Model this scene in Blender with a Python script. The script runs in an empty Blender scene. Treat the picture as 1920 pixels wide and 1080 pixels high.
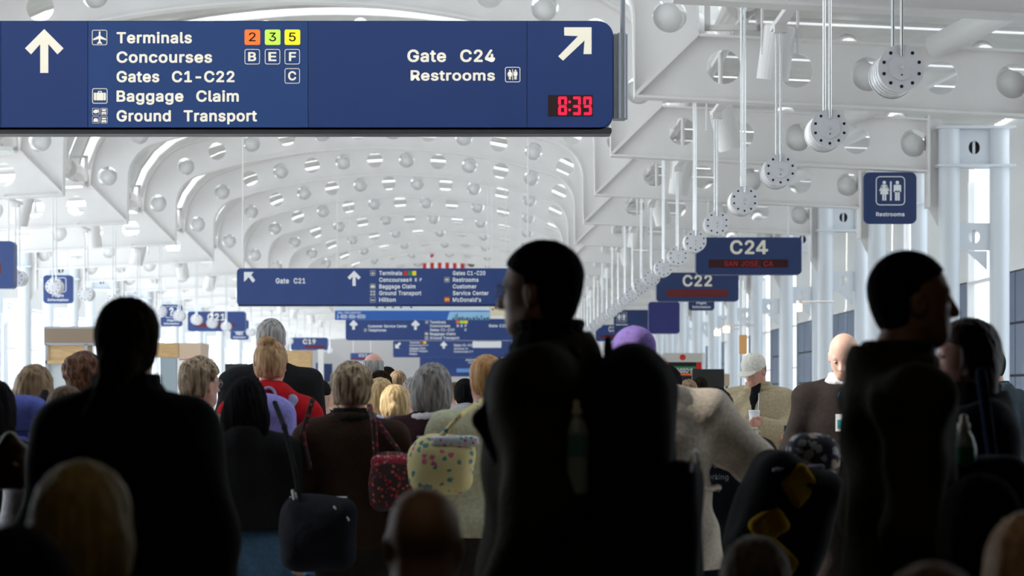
import bpy, bmesh, math, random
import numpy as np
from mathutils import Vector, Matrix, geometry
random.seed(7)
S = bpy.context.scene
COL = S.collection
PI = math.pi
# ---------------------------------------------------------------- camera, world, sun, exposure
F = 4000.0            # focal length in pixels of the 1920 wide frame
CX, CY, CH = 965.0, 737.0, 1.4
cam = bpy.data.cameras.new('camera'); camo = bpy.data.objects.new('camera', cam); COL.objects.link(camo)
cam.sensor_width = 36; cam.lens = F*36/1920
cam.shift_x = -5/1920; cam.shift_y = 197/1920
cam.clip_end = 500
camo.location = (0, 0, CH); camo.rotation_euler = (PI/2, 0, 0)
cam.dof.use_dof = True; cam.dof.focus_distance = 15.0; cam.dof.aperture_fstop = 4.0
S.camera = camo
S.view_settings.view_transform = 'Standard'; S.view_settings.look = 'None'
S.view_settings.gamma = 1; S.view_settings.use_curve_mapping = False
S.view_settings.exposure = 0.25
S.cycles.use_denoising = True
S.cycles.max_bounces = 7; S.cycles.diffuse_bounces = 5; S.cycles.glossy_bounces = 3
S.cycles.transparent_max_bounces = 12; S.cycles.sample_clamp_indirect = 6
S.cycles.caustics_reflective = False; S.cycles.caustics_refractive = False
w = bpy.data.worlds.new('world'); S.world = w; w.use_nodes = True
bg = w.node_tree.nodes['Background']; bg.inputs[0].default_value = (0.86, 0.93, 1.0, 1); bg.inputs[1].default_value = 2.2
sun = bpy.data.lights.new('sun', 'SUN'); sun.energy = 5.0; sun.angle = 0.02; sun.color = (1, .93, .82)
suno = bpy.data.objects.new('sun', sun); COL.objects.link(suno)
suno.rotation_euler = Vector((-0.80, -0.04, 0.60)).to_track_quat('Z', 'Y').to_euler()
def sky_light(name, loc, size, rot, power, color=(.9, .95, 1)):
    l = bpy.data.lights.new(name, 'AREA'); l.shape = 'RECTANGLE'; l.size, l.size_y = size; l.energy = power; l.color = color
    o = bpy.data.objects.new(name, l); COL.objects.link(o); o.location = loc; o.rotation_euler = rot; return o
# daylight entering through the side glazing of the hall
sky_light('daylight_left', (-15.6, 70, 4.0), (5.0, 125), (0, -PI/2-.25, 0), 13500)
# unseen warm fill over the seats, added to brighten the tops of the heads
sky_light('head_fill', (0, 2.6, 3.1), (3.0, 3.0), (0, 0, 0), 3.0, (1, .82, .6))
# ---------------------------------------------------------------- helpers
def P(px, py, Y): return ((px-CX)*Y/F, Y, CH+(CY-py)*Y/F)
def link(o, parent=None):
    COL.objects.link(o)
    if parent is not None: o.parent = parent
    return o
def tag(o, label=None, cat=None, group=None, kind=None):
    if label: o['label'] = label
    if cat: o['category'] = cat
    if group: o['group'] = group
    if kind: o['kind'] = kind
    return o
def empty(name, loc=(0, 0, 0), rz=0, label=None, cat=None, group=None):
    o = bpy.data.objects.new(name, None); link(o); o.location = loc; o.rotation_euler = (0, 0, rz); o.empty_display_size = .1
    return tag(o, label, cat, group)
def mesh(name, verts, faces, mat=None, parent=None, smooth=False):
    me = bpy.data.meshes.new(name); me.from_pydata([tuple(v) for v in verts], [], faces); me.update()
    if mat: me.materials.append(mat)
    if smooth: me.shade_smooth()
    o = bpy.data.objects.new(name, me); link(o, parent); return o
def share(name, me, parent=None, loc=None, rot=None):
    o = bpy.data.objects.new(name, me); link(o, parent)
    if loc is not None: o.location = loc
    if rot is not None: o.rotation_euler = rot
    return o
class MB:
    def __init__(s): s.v = []; s.f = []
    def box(s, x0, x1, y0, y1, z0, z1):
        n = len(s.v); s.v += [(x, y, z) for z in (z0, z1) for y in (y0, y1) for x in (x0, x1)]
        s.f += [tuple(n+i for i in q) for q in ((0, 2, 3, 1), (4, 5, 7, 6), (0, 1, 5, 4), (2, 6, 7, 3), (0, 4, 6, 2), (1, 3, 7, 5))]; return s
    def tube(s, a, b, ra, rb=None, n=12, cap=True):
        rb = ra if rb is None else rb; a = Vector(a); b = Vector(b); d = (b-a).normalized()
        u = d.orthogonal().normalized(); w_ = d.cross(u); k = len(s.v)
        for c, r in ((a, ra), (b, rb)):
            for i in range(n):
                t = 2*PI*i/n; s.v.append(tuple(c+u*(r*math.cos(t))+w_*(r*math.sin(t))))
        for i in range(n): j = (i+1) % n; s.f.append((k+i, k+j, k+n+j, k+n+i))
        if cap: s.f.append(tuple(k+i for i in range(n))[::-1]); s.f.append(tuple(k+n+i for i in range(n)))
        return s
    def prism(s, pts, y0, y1):          # polygon in xz, extruded in y
        k = len(s.v); n = len(pts); s.v += [(x, y0, z) for x, z in pts]+[(x, y1, z) for x, z in pts]
        ar = sum(pts[i][0]*pts[(i+1) % n][1]-pts[(i+1) % n][0]*pts[i][1] for i in range(n))
        o = range(n) if ar > 0 else range(n-1, -1, -1)
        o = list(o); s.f.append(tuple(k+i for i in o)); s.f.append(tuple(k+n+i for i in reversed(o)))
        for a in range(n): i, j = o[a], o[(a+1) % n]; s.f.append((k+i, k+n+i, k+n+j, k+j))
        return s
    def build(s, name, mat, parent=None, smooth=False): return mesh(name, s.v, s.f, mat, parent, smooth)
def rrect(x0, x1, z0, z1, r, n=6, corners=(1, 1, 1, 1)):   # corners: bl, br, tr, tl
    out = []
    for (cx, cz, a0, on) in ((x0+r, z0+r, PI, corners[0]), (x1-r, z0+r, 1.5*PI, corners[1]), (x1-r, z1-r, 0, corners[2]), (x0+r, z1-r, .5*PI, corners[3])):
        if on:
            for i in range(n+1): a = a0+i*PI/2/n; out.append((cx+r*math.cos(a), cz+r*math.sin(a)))
        else:
            out.append((x0 if a0 in (PI, .5*PI) else x1, z0 if a0 >= PI else z1))
    return out
# ---------------------------------------------------------------- materials
MATS = {}
def mat(name, col, rough=.5, metal=0, emit=None, noise=0, nscale=8, bump=0, stretch=None, col2=None, spec=.5):
    if name in MATS: return MATS[name]
    m = bpy.data.materials.new(name); m.use_nodes = True; nt = m.node_tree; b = nt.nodes['Principled BSDF']
    b.inputs['Base Color'].default_value = (*col, 1); b.inputs['Roughness'].default_value = rough; b.inputs['Metallic'].default_value = metal
    b.inputs['Specular IOR Level'].default_value = spec
    if emit: b.inputs['Emission Color'].default_value = (*emit[0], 1); b.inputs['Emission Strength'].default_value = emit[1]
    if noise or bump or col2:
        tc = nt.nodes.new('ShaderNodeTexCoord'); mp = nt.nodes.new('ShaderNodeMapping'); nz = nt.nodes.new('ShaderNodeTexNoise')
        nt.links.new(tc.outputs['Object'], mp.inputs[0]); nt.links.new(mp.outputs[0], nz.inputs['Vector'])
        if stretch: mp.inputs['Scale'].default_value = stretch
        nz.inputs['Scale'].default_value = nscale; nz.inputs['Detail'].default_value = 4
        if noise or col2:
            r = nt.nodes.new('ShaderNodeValToRGB'); nt.links.new(nz.outputs[0], r.inputs[0])
            c2 = col2 or tuple(min(1, c*(1+noise)) for c in col); c1 = col if col2 else tuple(c*(1-noise) for c in col)
            r.color_ramp.elements[0].color = (*c1, 1); r.color_ramp.elements[1].color = (*c2, 1)
            r.color_ramp.elements[0].position = .35; r.color_ramp.elements[1].position = .65
            nt.links.new(r.outputs[0], b.inputs['Base Color'])
        if bump:
            bp = nt.nodes.new('ShaderNodeBump'); bp.inputs['Strength'].default_value = bump; bp.inputs['Distance'].default_value = .01
            nt.links.new(nz.outputs[0], bp.inputs['Height']); nt.links.new(bp.outputs[0], b.inputs['Normal'])
    MATS[name] = m; return m
def printed(name, base, spots, scale=22, thr=.25):     # fabric with small printed sprigs: voronoi cells
    if name in MATS: return MATS[name]
    m = bpy.data.materials.new(name); m.use_nodes = True; nt = m.node_tree; b = nt.nodes['Principled BSDF']; b.inputs['Roughness'].default_value = .85
    tc = nt.nodes.new('ShaderNodeTexCoord'); v = nt.nodes.new('ShaderNodeTexVoronoi'); v.inputs['Scale'].default_value = scale
    nz = nt.nodes.new('ShaderNodeTexNoise'); nz.inputs['Scale'].default_value = scale*3
    ad = nt.nodes.new('ShaderNodeMath'); ad.operation = 'MULTIPLY_ADD'; ad.inputs[1].default_value = .55; ad.inputs[2].default_value = -.27
    sm = nt.nodes.new('ShaderNodeMath'); lt = nt.nodes.new('ShaderNodeMath'); lt.operation = 'LESS_THAN'; lt.inputs[1].default_value = thr
    nt.links.new(tc.outputs['Object'], v.inputs['Vector']); nt.links.new(tc.outputs['Object'], nz.inputs['Vector'])
    nt.links.new(nz.outputs[0], ad.inputs[0]); nt.links.new(v.outputs['Distance'], sm.inputs[0]); nt.links.new(ad.outputs[0], sm.inputs[1]); nt.links.new(sm.outputs[0], lt.inputs[0])
    rp = nt.nodes.new('ShaderNodeValToRGB'); rp.color_ramp.interpolation = 'CONSTANT'
    for i, c in enumerate(spots):
        e = rp.color_ramp.elements[i] if i < 2 else rp.color_ramp.elements.new(0)
        e.position = i/len(spots); e.color = (*c, 1)
    sp = nt.nodes.new('ShaderNodeSeparateColor'); nt.links.new(v.outputs['Color'], sp.inputs[0]); nt.links.new(sp.outputs[0], rp.inputs[0])
    mx = nt.nodes.new('ShaderNodeMix'); mx.data_type = 'RGBA'; mx.inputs[6].default_value = (*base, 1)
    nt.links.new(lt.outputs[0], mx.inputs[0]); nt.links.new(rp.outputs[0], mx.inputs[7]); nt.links.new(mx.outputs[2], b.inputs['Base Color'])
    MATS[name] = m; return m
WHITE = mat('white_steel', (.81, .785, .77), .45, noise=.03, nscale=1.5)
DECK = mat('white_decking', (.74, .74, .72), .4, noise=.05, nscale=3)
TUBE = mat('white_tube', (.80, .79, .78), .35)
COLM = mat('column_paint', (.70, .73, .77), .35)
ALU = mat('brushed_aluminium', (.86, .86, .88), .25, .45, noise=.04, nscale=6, stretch=(1, 40, 1))
RODM = mat('polished_rod', (.85, .86, .87), .18, .8)
FACE = mat('lamp_face', (.80, .80, .84), .4, 0)
BLACK = mat('black', (.008, .008, .008), .5)
DARK = mat('dark_gap', (.02, .02, .022), .8)
NAVY = mat('sign_blue', (.020, .052, .20), .35, noise=.04, nscale=2)
NAVY2 = mat('sign_blue_panel', (.022, .062, .215), .35, noise=.04, nscale=2)
NAVYD = mat('sign_blue_dark', (.014, .036, .125), .4)
TRIM = mat('sign_trim', (.05, .055, .065), .4)
GREYM = mat('grey_metal', (.33, .35, .38), .35, .4)
CREAM = mat('sign_lettering', (.84, .79, .66), .5)
CREAML = mat('backlit_lettering', (.84, .79, .66), .5, emit=((1, .93, .76), .45))
NAVYL = mat('backlit_sign_blue', (.020, .052, .20), .35, emit=((.015, .040, .17), .22), noise=.04, nscale=2)
NAVYL2 = mat('backlit_sign_blue_bright', (.022, .062, .215), .35, emit=((.017, .060, .205), .25), noise=.04, nscale=2)
LWHITE = mat('white_lettering', (.85, .86, .88), .5)
def lit_tile(n, c): return mat(n, c, .4, emit=(c, .75))
ORANGE = mat('orange_tile', (.85, .17, .03), .4); LIME = mat('lime_tile', (.50, .80, .08), .4); YELL = mat('yellow_tile', (.90, .72, .02), .4)
GREEN = mat('green_tile', (.03, .25, .08), .4); REDP = mat('red_paint', (.60, .02, .025), .4)
LEDB = mat('led_window', (.035, .004, .006), .25); LEDR = mat('led_red', (.3, 0, .02), .4, emit=((1, .015, .06), 1.1))
LEDD = mat('led_red_dim', (.15, 0, 0), .4, emit=((.8, .01, .01), .22)); LEDP = mat('led_panel_dim', (.13, .006, .008), .4)
WOOD = mat('light_wood', (.55, .36, .17), .5, noise=.15, nscale=5, stretch=(1, 1, 8))
BROWN = mat('brown_board', (.24, .175, .12), .6)
FLOOR = mat('terrazzo', (.42, .41, .39), .25, noise=.1, nscale=20)
SHADEM = mat('foreground_shade', (.010, .010, .011), .9, spec=.1)  # near-black for the unseen lobby added to turn the foreground into silhouettes
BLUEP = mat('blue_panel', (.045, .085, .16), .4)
BLUESUN = mat('blue_panel_sunlit', (.16, .22, .33), .4)  # sunlight put into the colour: paler copy of the blue panel
WALLM = mat('wall_paint', (.78, .78, .77), .5)
def glassy(name, tint, gl=.12):
    m = bpy.data.materials.new(name); m.use_nodes = True; nt = m.node_tree; nt.nodes.clear()
    o = nt.nodes.new('ShaderNodeOutputMaterial'); t = nt.nodes.new('ShaderNodeBsdfTransparent'); g = nt.nodes.new('ShaderNodeBsdfGlossy'); x = nt.nodes.new('ShaderNodeMixShader')
    t.inputs[0].default_value = (*tint, 1); g.inputs['Roughness'].default_value = .08; x.inputs[0].default_value = gl
    nt.links.new(t.outputs[0], x.inputs[1]); nt.links.new(g.outputs[0], x.inputs[2]); nt.links.new(x.outputs[0], o.inputs[0]); return m
GLASS = glassy('window_glass', (.93, .96, .97), .07)
ORD = ['first', 'second', 'third', 'fourth', 'fifth', 'sixth', 'seventh', 'eighth', 'ninth', 'tenth', 'eleventh', 'twelfth', 'thirteenth', 'fourteenth', 'fifteenth', 'sixteenth', 'seventeenth', 'eighteenth', 'nineteenth', 'twentieth', 'twenty-first', 'twenty-second', 'twenty-third', 'twenty-fourth', 'twenty-fifth', 'twenty-sixth', 'twenty-seventh', 'twenty-eighth', 'twenty-ninth', 'thirtieth', 'thirty-first', 'thirty-second', 'thirty-third', 'thirty-fourth', 'thirty-fifth']
# ---------------------------------------------------------------- the hall
H = 3.5; AX = -.933*H; UK = 1.337*H; DW = .215*H; RA = 4*H; ZC0 = 1.644*H-RA; RF = .22*H; UE = 9.31; SLOPE = .05
def rib_y(k): return 18.914+6.216*k
Z0 = CH
def half_path(off, slope_off=True, n_arc=16, n_f=8):
    """inner edge offset outwards by off: from beam end to the apex (u >= 0)"""
    r = RF+off; fx = UK-RF; fz = ZC0+math.sqrt((RA-RF)**2-fx**2)
    p = [(UE, H-SLOPE*(UE-UK)+off), (UK+off, H+off-SLOPE*off)]
    a_end = math.atan2(fz-ZC0, fx)                       # direction of the tangent point from the big centre
    for i in range(n_f+1):
        a = (a_end)*i/n_f; p.append((fx+r*math.cos(a), fz+r*math.sin(a)))
    R = RA+off
    for i in range(1, n_arc+1):
        a = a_end+(PI/2-a_end)*i/n_arc; p.append((R*math.cos(a), ZC0+R*math.sin(a)))
    return p, (fx, fz, a_end)
def full_path(off, **k):
    p, _ = half_path(off, **k); return [(AX+u, Z0+z) for u, z in p]+[(AX-u, Z0+z) for u, z in reversed(p[:-1])]
inner = full_path(0); outer = full_path(DW)
_, (FX, FZ, AEND) = half_path(0)
HS = .238*H; HR = .058*H; CC = .1125*H
holes = []     # (x, z, has_tube)
RM = RA+CC
for i in range(-5, 5):
    a = PI/2-(i+.5)*HS/RM; holes.append((AX+RM*math.cos(a), Z0+ZC0+RM*math.sin(a), i % 2 == 0))
for sgn in (1, -1):
    holes.append((AX+sgn*1.27*H, Z0+1.515*H, sgn < 0)); holes.append((AX+sgn*(UK+.118*H), Z0+1.27*H, True))
    for j in range(5):
        du = .30*H+j*.243*H; holes.append((AX+sgn*(UK+du), Z0+H-SLOPE*du+CC, j in (2, 4)))
def web_mesh():
    cu = bpy.data.curves.new('web', 'CURVE'); cu.dimensions = '2D'; cu.fill_mode = 'BOTH'; cu.extrude = .012
    def sp(pts):
        s = cu.splines.new('POLY'); s.points.add(len(pts)-1); s.use_cyclic_u = True
        for q, (x, z) in zip(s.points, pts): q.co = (x, z, 0, 1)
    sp(inner+outer[::-1])
    for x, z, _t in holes: sp([(x+HR*math.cos(2*PI*i/24), z+HR*math.sin(2*PI*i/24)) for i in range(24)])
    ob = bpy.data.objects.new('tmp', cu); me = bpy.data.meshes.new_from_object(ob); bpy.data.objects.remove(ob); bpy.data.curves.remove(cu)
    me.transform(Matrix.Rotation(PI/2, 4, 'X')); me.materials.clear(); me.materials.append(WHITE); me.name = 'rib_web'; return me
def strip(path, thick, y0, y1):
    """flange: a band following the path, thickened downwards/inwards"""
    n = len(path); v = []; f = []
    nor = []
    for i in range(n):
        a = path[max(0, i-1)]; b = path[min(n-1, i+1)]; dx, dz = b[0]-a[0], b[1]-a[1]; L = math.hypot(dx, dz) or 1; nor.append((-dz/L, dx/L))
    for i, (x, z) in enumerate(path):
        nx, nz = nor[i]
        v += [(x, y0, z), (x, y1, z), (x+nx*thick, y1, z+nz*thick), (x+nx*thick, y0, z+nz*thick)]
    for i in range(n-1):
        a, b = 4*i, 4*i+4
        for j in range(4): k = (j+1) % 4; f.append((a+j, b+j, b+k, a+k))
    f += [(0, 3, 2, 1), (4*n-4, 4*n-3, 4*n-2, 4*n-1)]
    return v, f
web = web_mesh()
def mk(name, vf, m):
    me = bpy.data.meshes.new(name); me.from_pydata(vf[0], [], vf[1]); me.materials.append(m); return me
fl_in = mk('bottom_flange', strip(inner, .028, -.13, .13), WHITE)
fl_out = mk('top_flange', strip(outer, .028, -.13, .13), WHITE)
def stiff(side):
    b = MB()
    for s in (side,):
        for y0, y1 in ((-.13, -.012), (.012, .13)):
            pts = [(AX+s*UK, Z0+H), (AX+s*(UK+.03), Z0+H), (AX+s*(UK+DW), Z0+H+DW-.05), (AX+s*(UK+DW), Z0+H+DW), (AX+s*(UK+DW-.03), Z0+H+DW), (AX+s*UK, Z0+H+.03)]
            b.prism(pts, y0, y1)
    return b
stiff_me = [mk('corner_stiffener', (q.v, q.f), WHITE) for q in (stiff(1), stiff(-1))]
def endp(side):
    b = MB()
    for s in (side,):
        zb = Z0+H-SLOPE*(UE-UK); xe = AX+s*UE
        b.box(min(xe, xe+s*.035), max(xe, xe+s*.035), -.14, .14, zb-.55, zb+DW+.05)
        b.prism([(xe, zb-.5), (xe+s*.24, zb-.95), (xe+s*.24, zb+DW), (xe, zb+DW)], -.02, .02)
    return b
end_me = [mk('gusset_plate', (q.v, q.f), WHITE) for q in (endp(1), endp(-1))]
bf_me = []
for s in (1, -1):
    box_fr = MB()        # bolted frame box above the knee corner
    x0, x1 = sorted((AX+s*(UK+DW+.08), AX+s*(UK+DW+.75))); z0 = Z0+H+DW+.03
    for a in ((x0, x1, z0, z0+.06), (x0, x1, z0+.55, z0+.6), (x0, x0+.06, z0, z0+.6), (x1-.06, x1, z0, z0+.6)): box_fr.box(a[0], a[1], .02, .12, a[2], a[3])
    box_fr.tube(((x0+x1)/2+s*.12, .3, z0+.36), ((x0+x1)/2+s*.12, 6.0, z0+.36), .19, n=16)
    bf_me.append(mk('corner_frame', (box_fr.v, box_fr.f), WHITE))
NR = 19
def brace_mesh(x, z):
    dx, dz = (0, 1)
    if abs(x-AX) < UK-.3: a = Vector((x-AX, z-(Z0+ZC0))).normalized(); dx, dz = a.x, a.y
    elif z > Z0+H+DW: dx, dz = (.75 if x > AX else -.75), .3
    b = MB().tube((x-dx*.04, .03, z-dz*.04), (x+dx*.05, .45, z+dz*.05), .17, n=18).tube((x+dx*.02, .40, z+dz*.02), (x+dx*.62, 1.7, z+dz*.62), .15, n=18)
    me = mk('brace_tube', (b.v, b.f), TUBE); me.shade_smooth(); return me
brace_me = [brace_mesh(x, z) for x, z, t in holes if t]
for k in range(-1, NR):
    r = empty('roof_rib', (0, rib_y(k), 0), 0, f'white perforated steel roof rib, the {ORD[k+1]} counting from the nearest end', 'rib', 'arched roof ribs')
    for n_, me in (('web', web), ('bottom_flange', fl_in), ('top_flange', fl_out), ('corner_stiffener', stiff_me[0]), ('corner_stiffener', stiff_me[1]), ('gusset_plate', end_me[0]), ('gusset_plate', end_me[1]), ('corner_frame', bf_me[0]), ('corner_frame', bf_me[1])): share(n_, me, r)
    for me in brace_me: share('brace_tube', me, r)
# roof decking: ridged sheets with glazed slots, repeated in every bay
def deck_section(path, y0, y1, m, name, ridge=.035, pitch=.11):
    ny = max(2, int((y1-y0)/pitch)); v = []; f = []
    nn = len(path)
    for j in range(ny+1):
        y = y0+(y1-y0)*j/ny; h = ridge*(j % 2)
        for x, z in path: v.append((x, y, z+h))
    for j in range(ny):
        for i in range(nn-1): a = j*nn+i; f.append((a, a+1, a+nn+1, a+nn))
    return mk(name, (v, f), m)
OFF = DW+.50
def skin_path():
    p, _ = half_path(OFF, n_arc=10, n_f=5)
    p = [(11.2, p[0][1]-SLOPE*(11.2-UE)), (UK+OFF+.02, H+OFF-.1)]+p[2:]
    return [(AX+u, Z0+z) for u, z in p]+[(AX-u, Z0+z) for u, z in reversed(p[:-1])]
skin = skin_path()
# the path is split: the right aisle has narrower glazed slots than the vault and the left aisle
ix = 2                                   # first point of the vault on the right
parts_ = [(skin[:ix+1], [(0.0, .20, 1), (.20, .235, 0), (.235, .65, 1), (.65, .685, 0), (.685, 1.0, 1)]),
          (skin[ix:-2], [(0.0, .17, 1), (.17, .29, 0), (.29, .62, 1), (.62, .76, 0), (.76, 1.0, 1)]),
          (skin[-3:], [(0.0, .12, 1), (.12, .36, 0), (.36, .58, 1), (.58, .84, 0), (.84, 1.0, 1)])]
deck_me = []; bars = MB()
for path_, pat in parts_:
    for a, b_, solid in pat:
        deck_me.append((deck_section(path_, a*6.216, b_*6.216, DECK if solid else GLASS, 'ceiling_deck' if solid else 'skylight_pane', .035 if solid else 0, .11 if solid else .6), solid))
        if not solid:
            for yy in (a*6.216, b_*6.216):
                for i in range(len(path_)-1):
                    (x0, z0), (x1, z1) = path_[i], path_[i+1]
                    bars.tube((x0, yy, z0), (x1, yy, z1), .04, n=4, cap=False)
bars_me = mk('skylight_bar', (bars.v, bars.f), WHITE); bars_me['x'] = 0
for k in range(-2, NR):
    c = empty('ceiling', (0, rib_y(k), 0)); c['kind'] = 'structure'
    for me, solid in deck_me: share('ceiling_deck' if solid else 'skylight_pane', me, c)
    share('skylight_bar', bars_me, c)
# ---------------------------------------------------------------- floor, walls, unseen lobby added to darken the foreground
def struct(o): o['kind'] = 'structure'; return o
struct(MB().box(-15.2, 11.6, 7.6, 142, -.2, 0).build('floor', FLOOR))
struct(MB().box(-15.2, 11.6, -9, 7.6, -.2, -.001).build('floor', SHADEM))  # dark floor of the added lobby
def holed_wall(name, m, y):      # unseen dark wall around the lobby opening, added to keep light off the foreground
    b = MB(); b.box(-15.4, -4.2, y-.2, y, 0, 7.6); b.box(4.2, 11.8, y-.2, y, 0, 7.6); b.box(-4.2, 4.2, y-.2, y, 3.15, 7.9+1.2); return struct(b.build(name, m))
def bounce_face():  # unseen white face, added to bounce light onto the queue's backs
    b = MB(); b.box(-15.2, -4.2, 7.5, 7.56, 0, 7.6).box(-4.2, 4.2, 7.5, 7.56, 3.15, 9.0); return struct(b.build('wall_front_added', WALLM))
holed_wall('wall_front_added', SHADEM, 7.5); bounce_face()
struct(MB().box(-4.3, -4.2, -9, 7.3, 0, 3.2).build('wall_shade_left', SHADEM)); struct(MB().box(4.2, 4.3, -9, 7.3, 0, 3.2).build('wall_shade_right', SHADEM))  # unseen side walls, added to block light from the foreground
struct(MB().box(-4.3, 4.3, -9.1, -9, 0, 3.2).build('wall_shade_back', SHADEM)); struct(MB().box(-4.3, 4.3, -9, 7.3, 3.15, 3.25).build('ceiling', SHADEM))  # unseen back wall and low ceiling, added for the same shade
struct(MB().box(-15.4, 11.8, 141, 141.2, 0, 8.5).build('wall_end', mat('end_wall', (.34, .33, .33), .7)))
# right wall: blue panels to 3.3 m, translucent ribbed band above, bright windows between the panel groups
XW = 8.0; ZP = CH+.245*XW
for j in range(20):
    y0 = rib_y(j)-2.2-4.0; y1 = y0+6.216
    w_ = empty('wall_right', (XW, y0, 0)); w_['kind'] = 'structure'
    pm = BLUEP if j > 1 else BLUESUN  # nearest bays take the copy with sunlight in its colour
    L = 4.1
    for a in range(3):
        for c in range(4):
            p = MB().box(0, .08, a*L/3+.02, (a+1)*L/3-.02, c*ZP/4+.02, (c+1)*ZP/4-.02).build('panel', pm, w_)
    MB().box(.03, .09, 0, L, 0, ZP).build('panel_backing', DARK, w_)
    # slim window beside the panels
    MB().box(-.03, .09, L, L+.09, 0, 5.1).build('window_frame', WHITE, w_)
    MB().box(-.03, .09, 6.216-.09, 6.216, 0, 5.1).build('window_frame', WHITE, w_)
    for zz in (.9, 2.1, 3.3, 4.2): MB().box(-.02, .08, L+.09, 6.126, zz, zz+.05).build('window_rail', WHITE, w_)
    MB().box(.03, .04, L+.09, 6.126, 0, 5.1).build('window_pane', GLASS, w_)
    b = MB()
    nb = 26
    for i in range(nb): b.box(0, .05+.04*(i % 2), i*L/nb, (i+1)*L/nb, ZP+.06, ZP+.95)
    b.build('ribbed_band', WALLM, w_); MB().box(.0, .1, 0, L, ZP+.95, 6.3).build('upper_panel', WALLM, w_)
    MB().box(-.02, .12, 0, L, ZP, ZP+.06).build('rail', WHITE, w_)
# left wall: full height glazing
XL = -15.2
for j in range(-2, 20):
    y0 = rib_y(j); w_ = empty('wall_left', (XL, y0, 0)); w_['kind'] = 'structure'
    for t in range(4): MB().box(-.05, .1, t*1.554, t*1.554+.09, 0, 5.1).build('window_frame', WHITE, w_)
    for zz in (0, 1.0, 2.7, 3.9, 5.0): MB().box(-.04, .09, 0, 6.216, zz, zz+.08).build('window_rail', WHITE, w_)
    MB().box(0, .01, 0, 6.216, 0, 5.1).build('window_pane', GLASS, w_); MB().box(-.1, .25, 0, 6.216, 4.0, 6.3).build('spandrel_panel', WALLM, w_)
    for t in (0, 2): MB().box(-.12, .3, t*1.554-.3, t*1.554+.35, 0, 4.1).build('wall_pier', COLM, w_)
struct(MB().box(8.1, 11.8, 7.5, 141, 5.1, 5.12).build('ceiling_soffit', WHITE)) if False else None
# ---------------------------------------------------------------- columns in pairs
XC1, XC2 = 6.36, 7.1
def column_pair(k, side):
    y = rib_y(k)-.1; n = 'right' if side > 0 else 'left'
    xc = XC1 if side > 0 else 2*AX-XC1; xd = XC2 if side > 0 else 2*AX-XC2; s = side
    r = empty('column_pair', (xc, y, 0), 0, f'pair of round grey steel columns at rib {ORD[k]} on the {n} side', 'column', f'{n} side columns')
    d = (xd-xc)
    MB().tube((0, 0, 0), (0, 0, 5.28), .155, n=24, cap=False).build('column_shaft', COLM, r, True)
    MB().tube((d, 0, 0), (d, 0, 5.28), .145, n=24, cap=False).build('column_shaft', COLM, r, True)
    a, b_ = sorted((-.20*s, d+.2*s))
    MB().box(a, b_, -.2, .2, 4.70, 4.735).box(a, b_, -.2, .2, 5.26, 5.295).build('cap_plate', COLM, r)
    x0, x1 = sorted((.12*s, d-.12*s)); 
    def holed(zc, hh, nm, slot):
        cu = bpy.data.curves.new('p', 'CURVE'); cu.dimensions = '2D'; cu.fill_mode = 'BOTH'; cu.extrude = .015
        for pts in ([(x0, zc-hh), (x1, zc-hh), (x1, zc+hh), (x0, zc+hh)], [(d/2+.085*math.cos(t*PI/8), zc+.1*math.sin(t*PI/8)) for t in range(16)]):
            sp = cu.splines.new('POLY'); sp.points.add(len(pts)-1); sp.use_cyclic_u = True
            for q, (x, z) in zip(sp.points, pts): q.co = (x, z, 0, 1)
        ob = bpy.data.objects.new('t', cu); me = bpy.data.meshes.new_from_object(ob); bpy.data.objects.remove(ob); bpy.data.curves.remove(cu)
        me.transform(Matrix.Rotation(PI/2, 4, 'X')); me.materials.clear(); me.materials.append(COLM); o = share(nm, me, r)
        b = MB().box(d/2-.02, d/2+.02, .02, .05, zc-hh+.02, zc+hh-.02); b.build('web_bar', COLM, r)
    holed(4.995, .26, 'web_plate', 1); holed(3.69, .2, 'tie_plate', 0)
    MB().box(x0, x1, .05, .08, 4.75, 5.25).build('backing_plate', DARK, r)
    MB().prism([(d*.35, 3.48), (d*.75, 3.48), (d*.75, 3.2)], -.01, .01).build('bracket', COLM, r)
for k in range(1, NR):
    column_pair(k, 1)
for k in range(4, NR): column_pair(k, -1)
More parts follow.
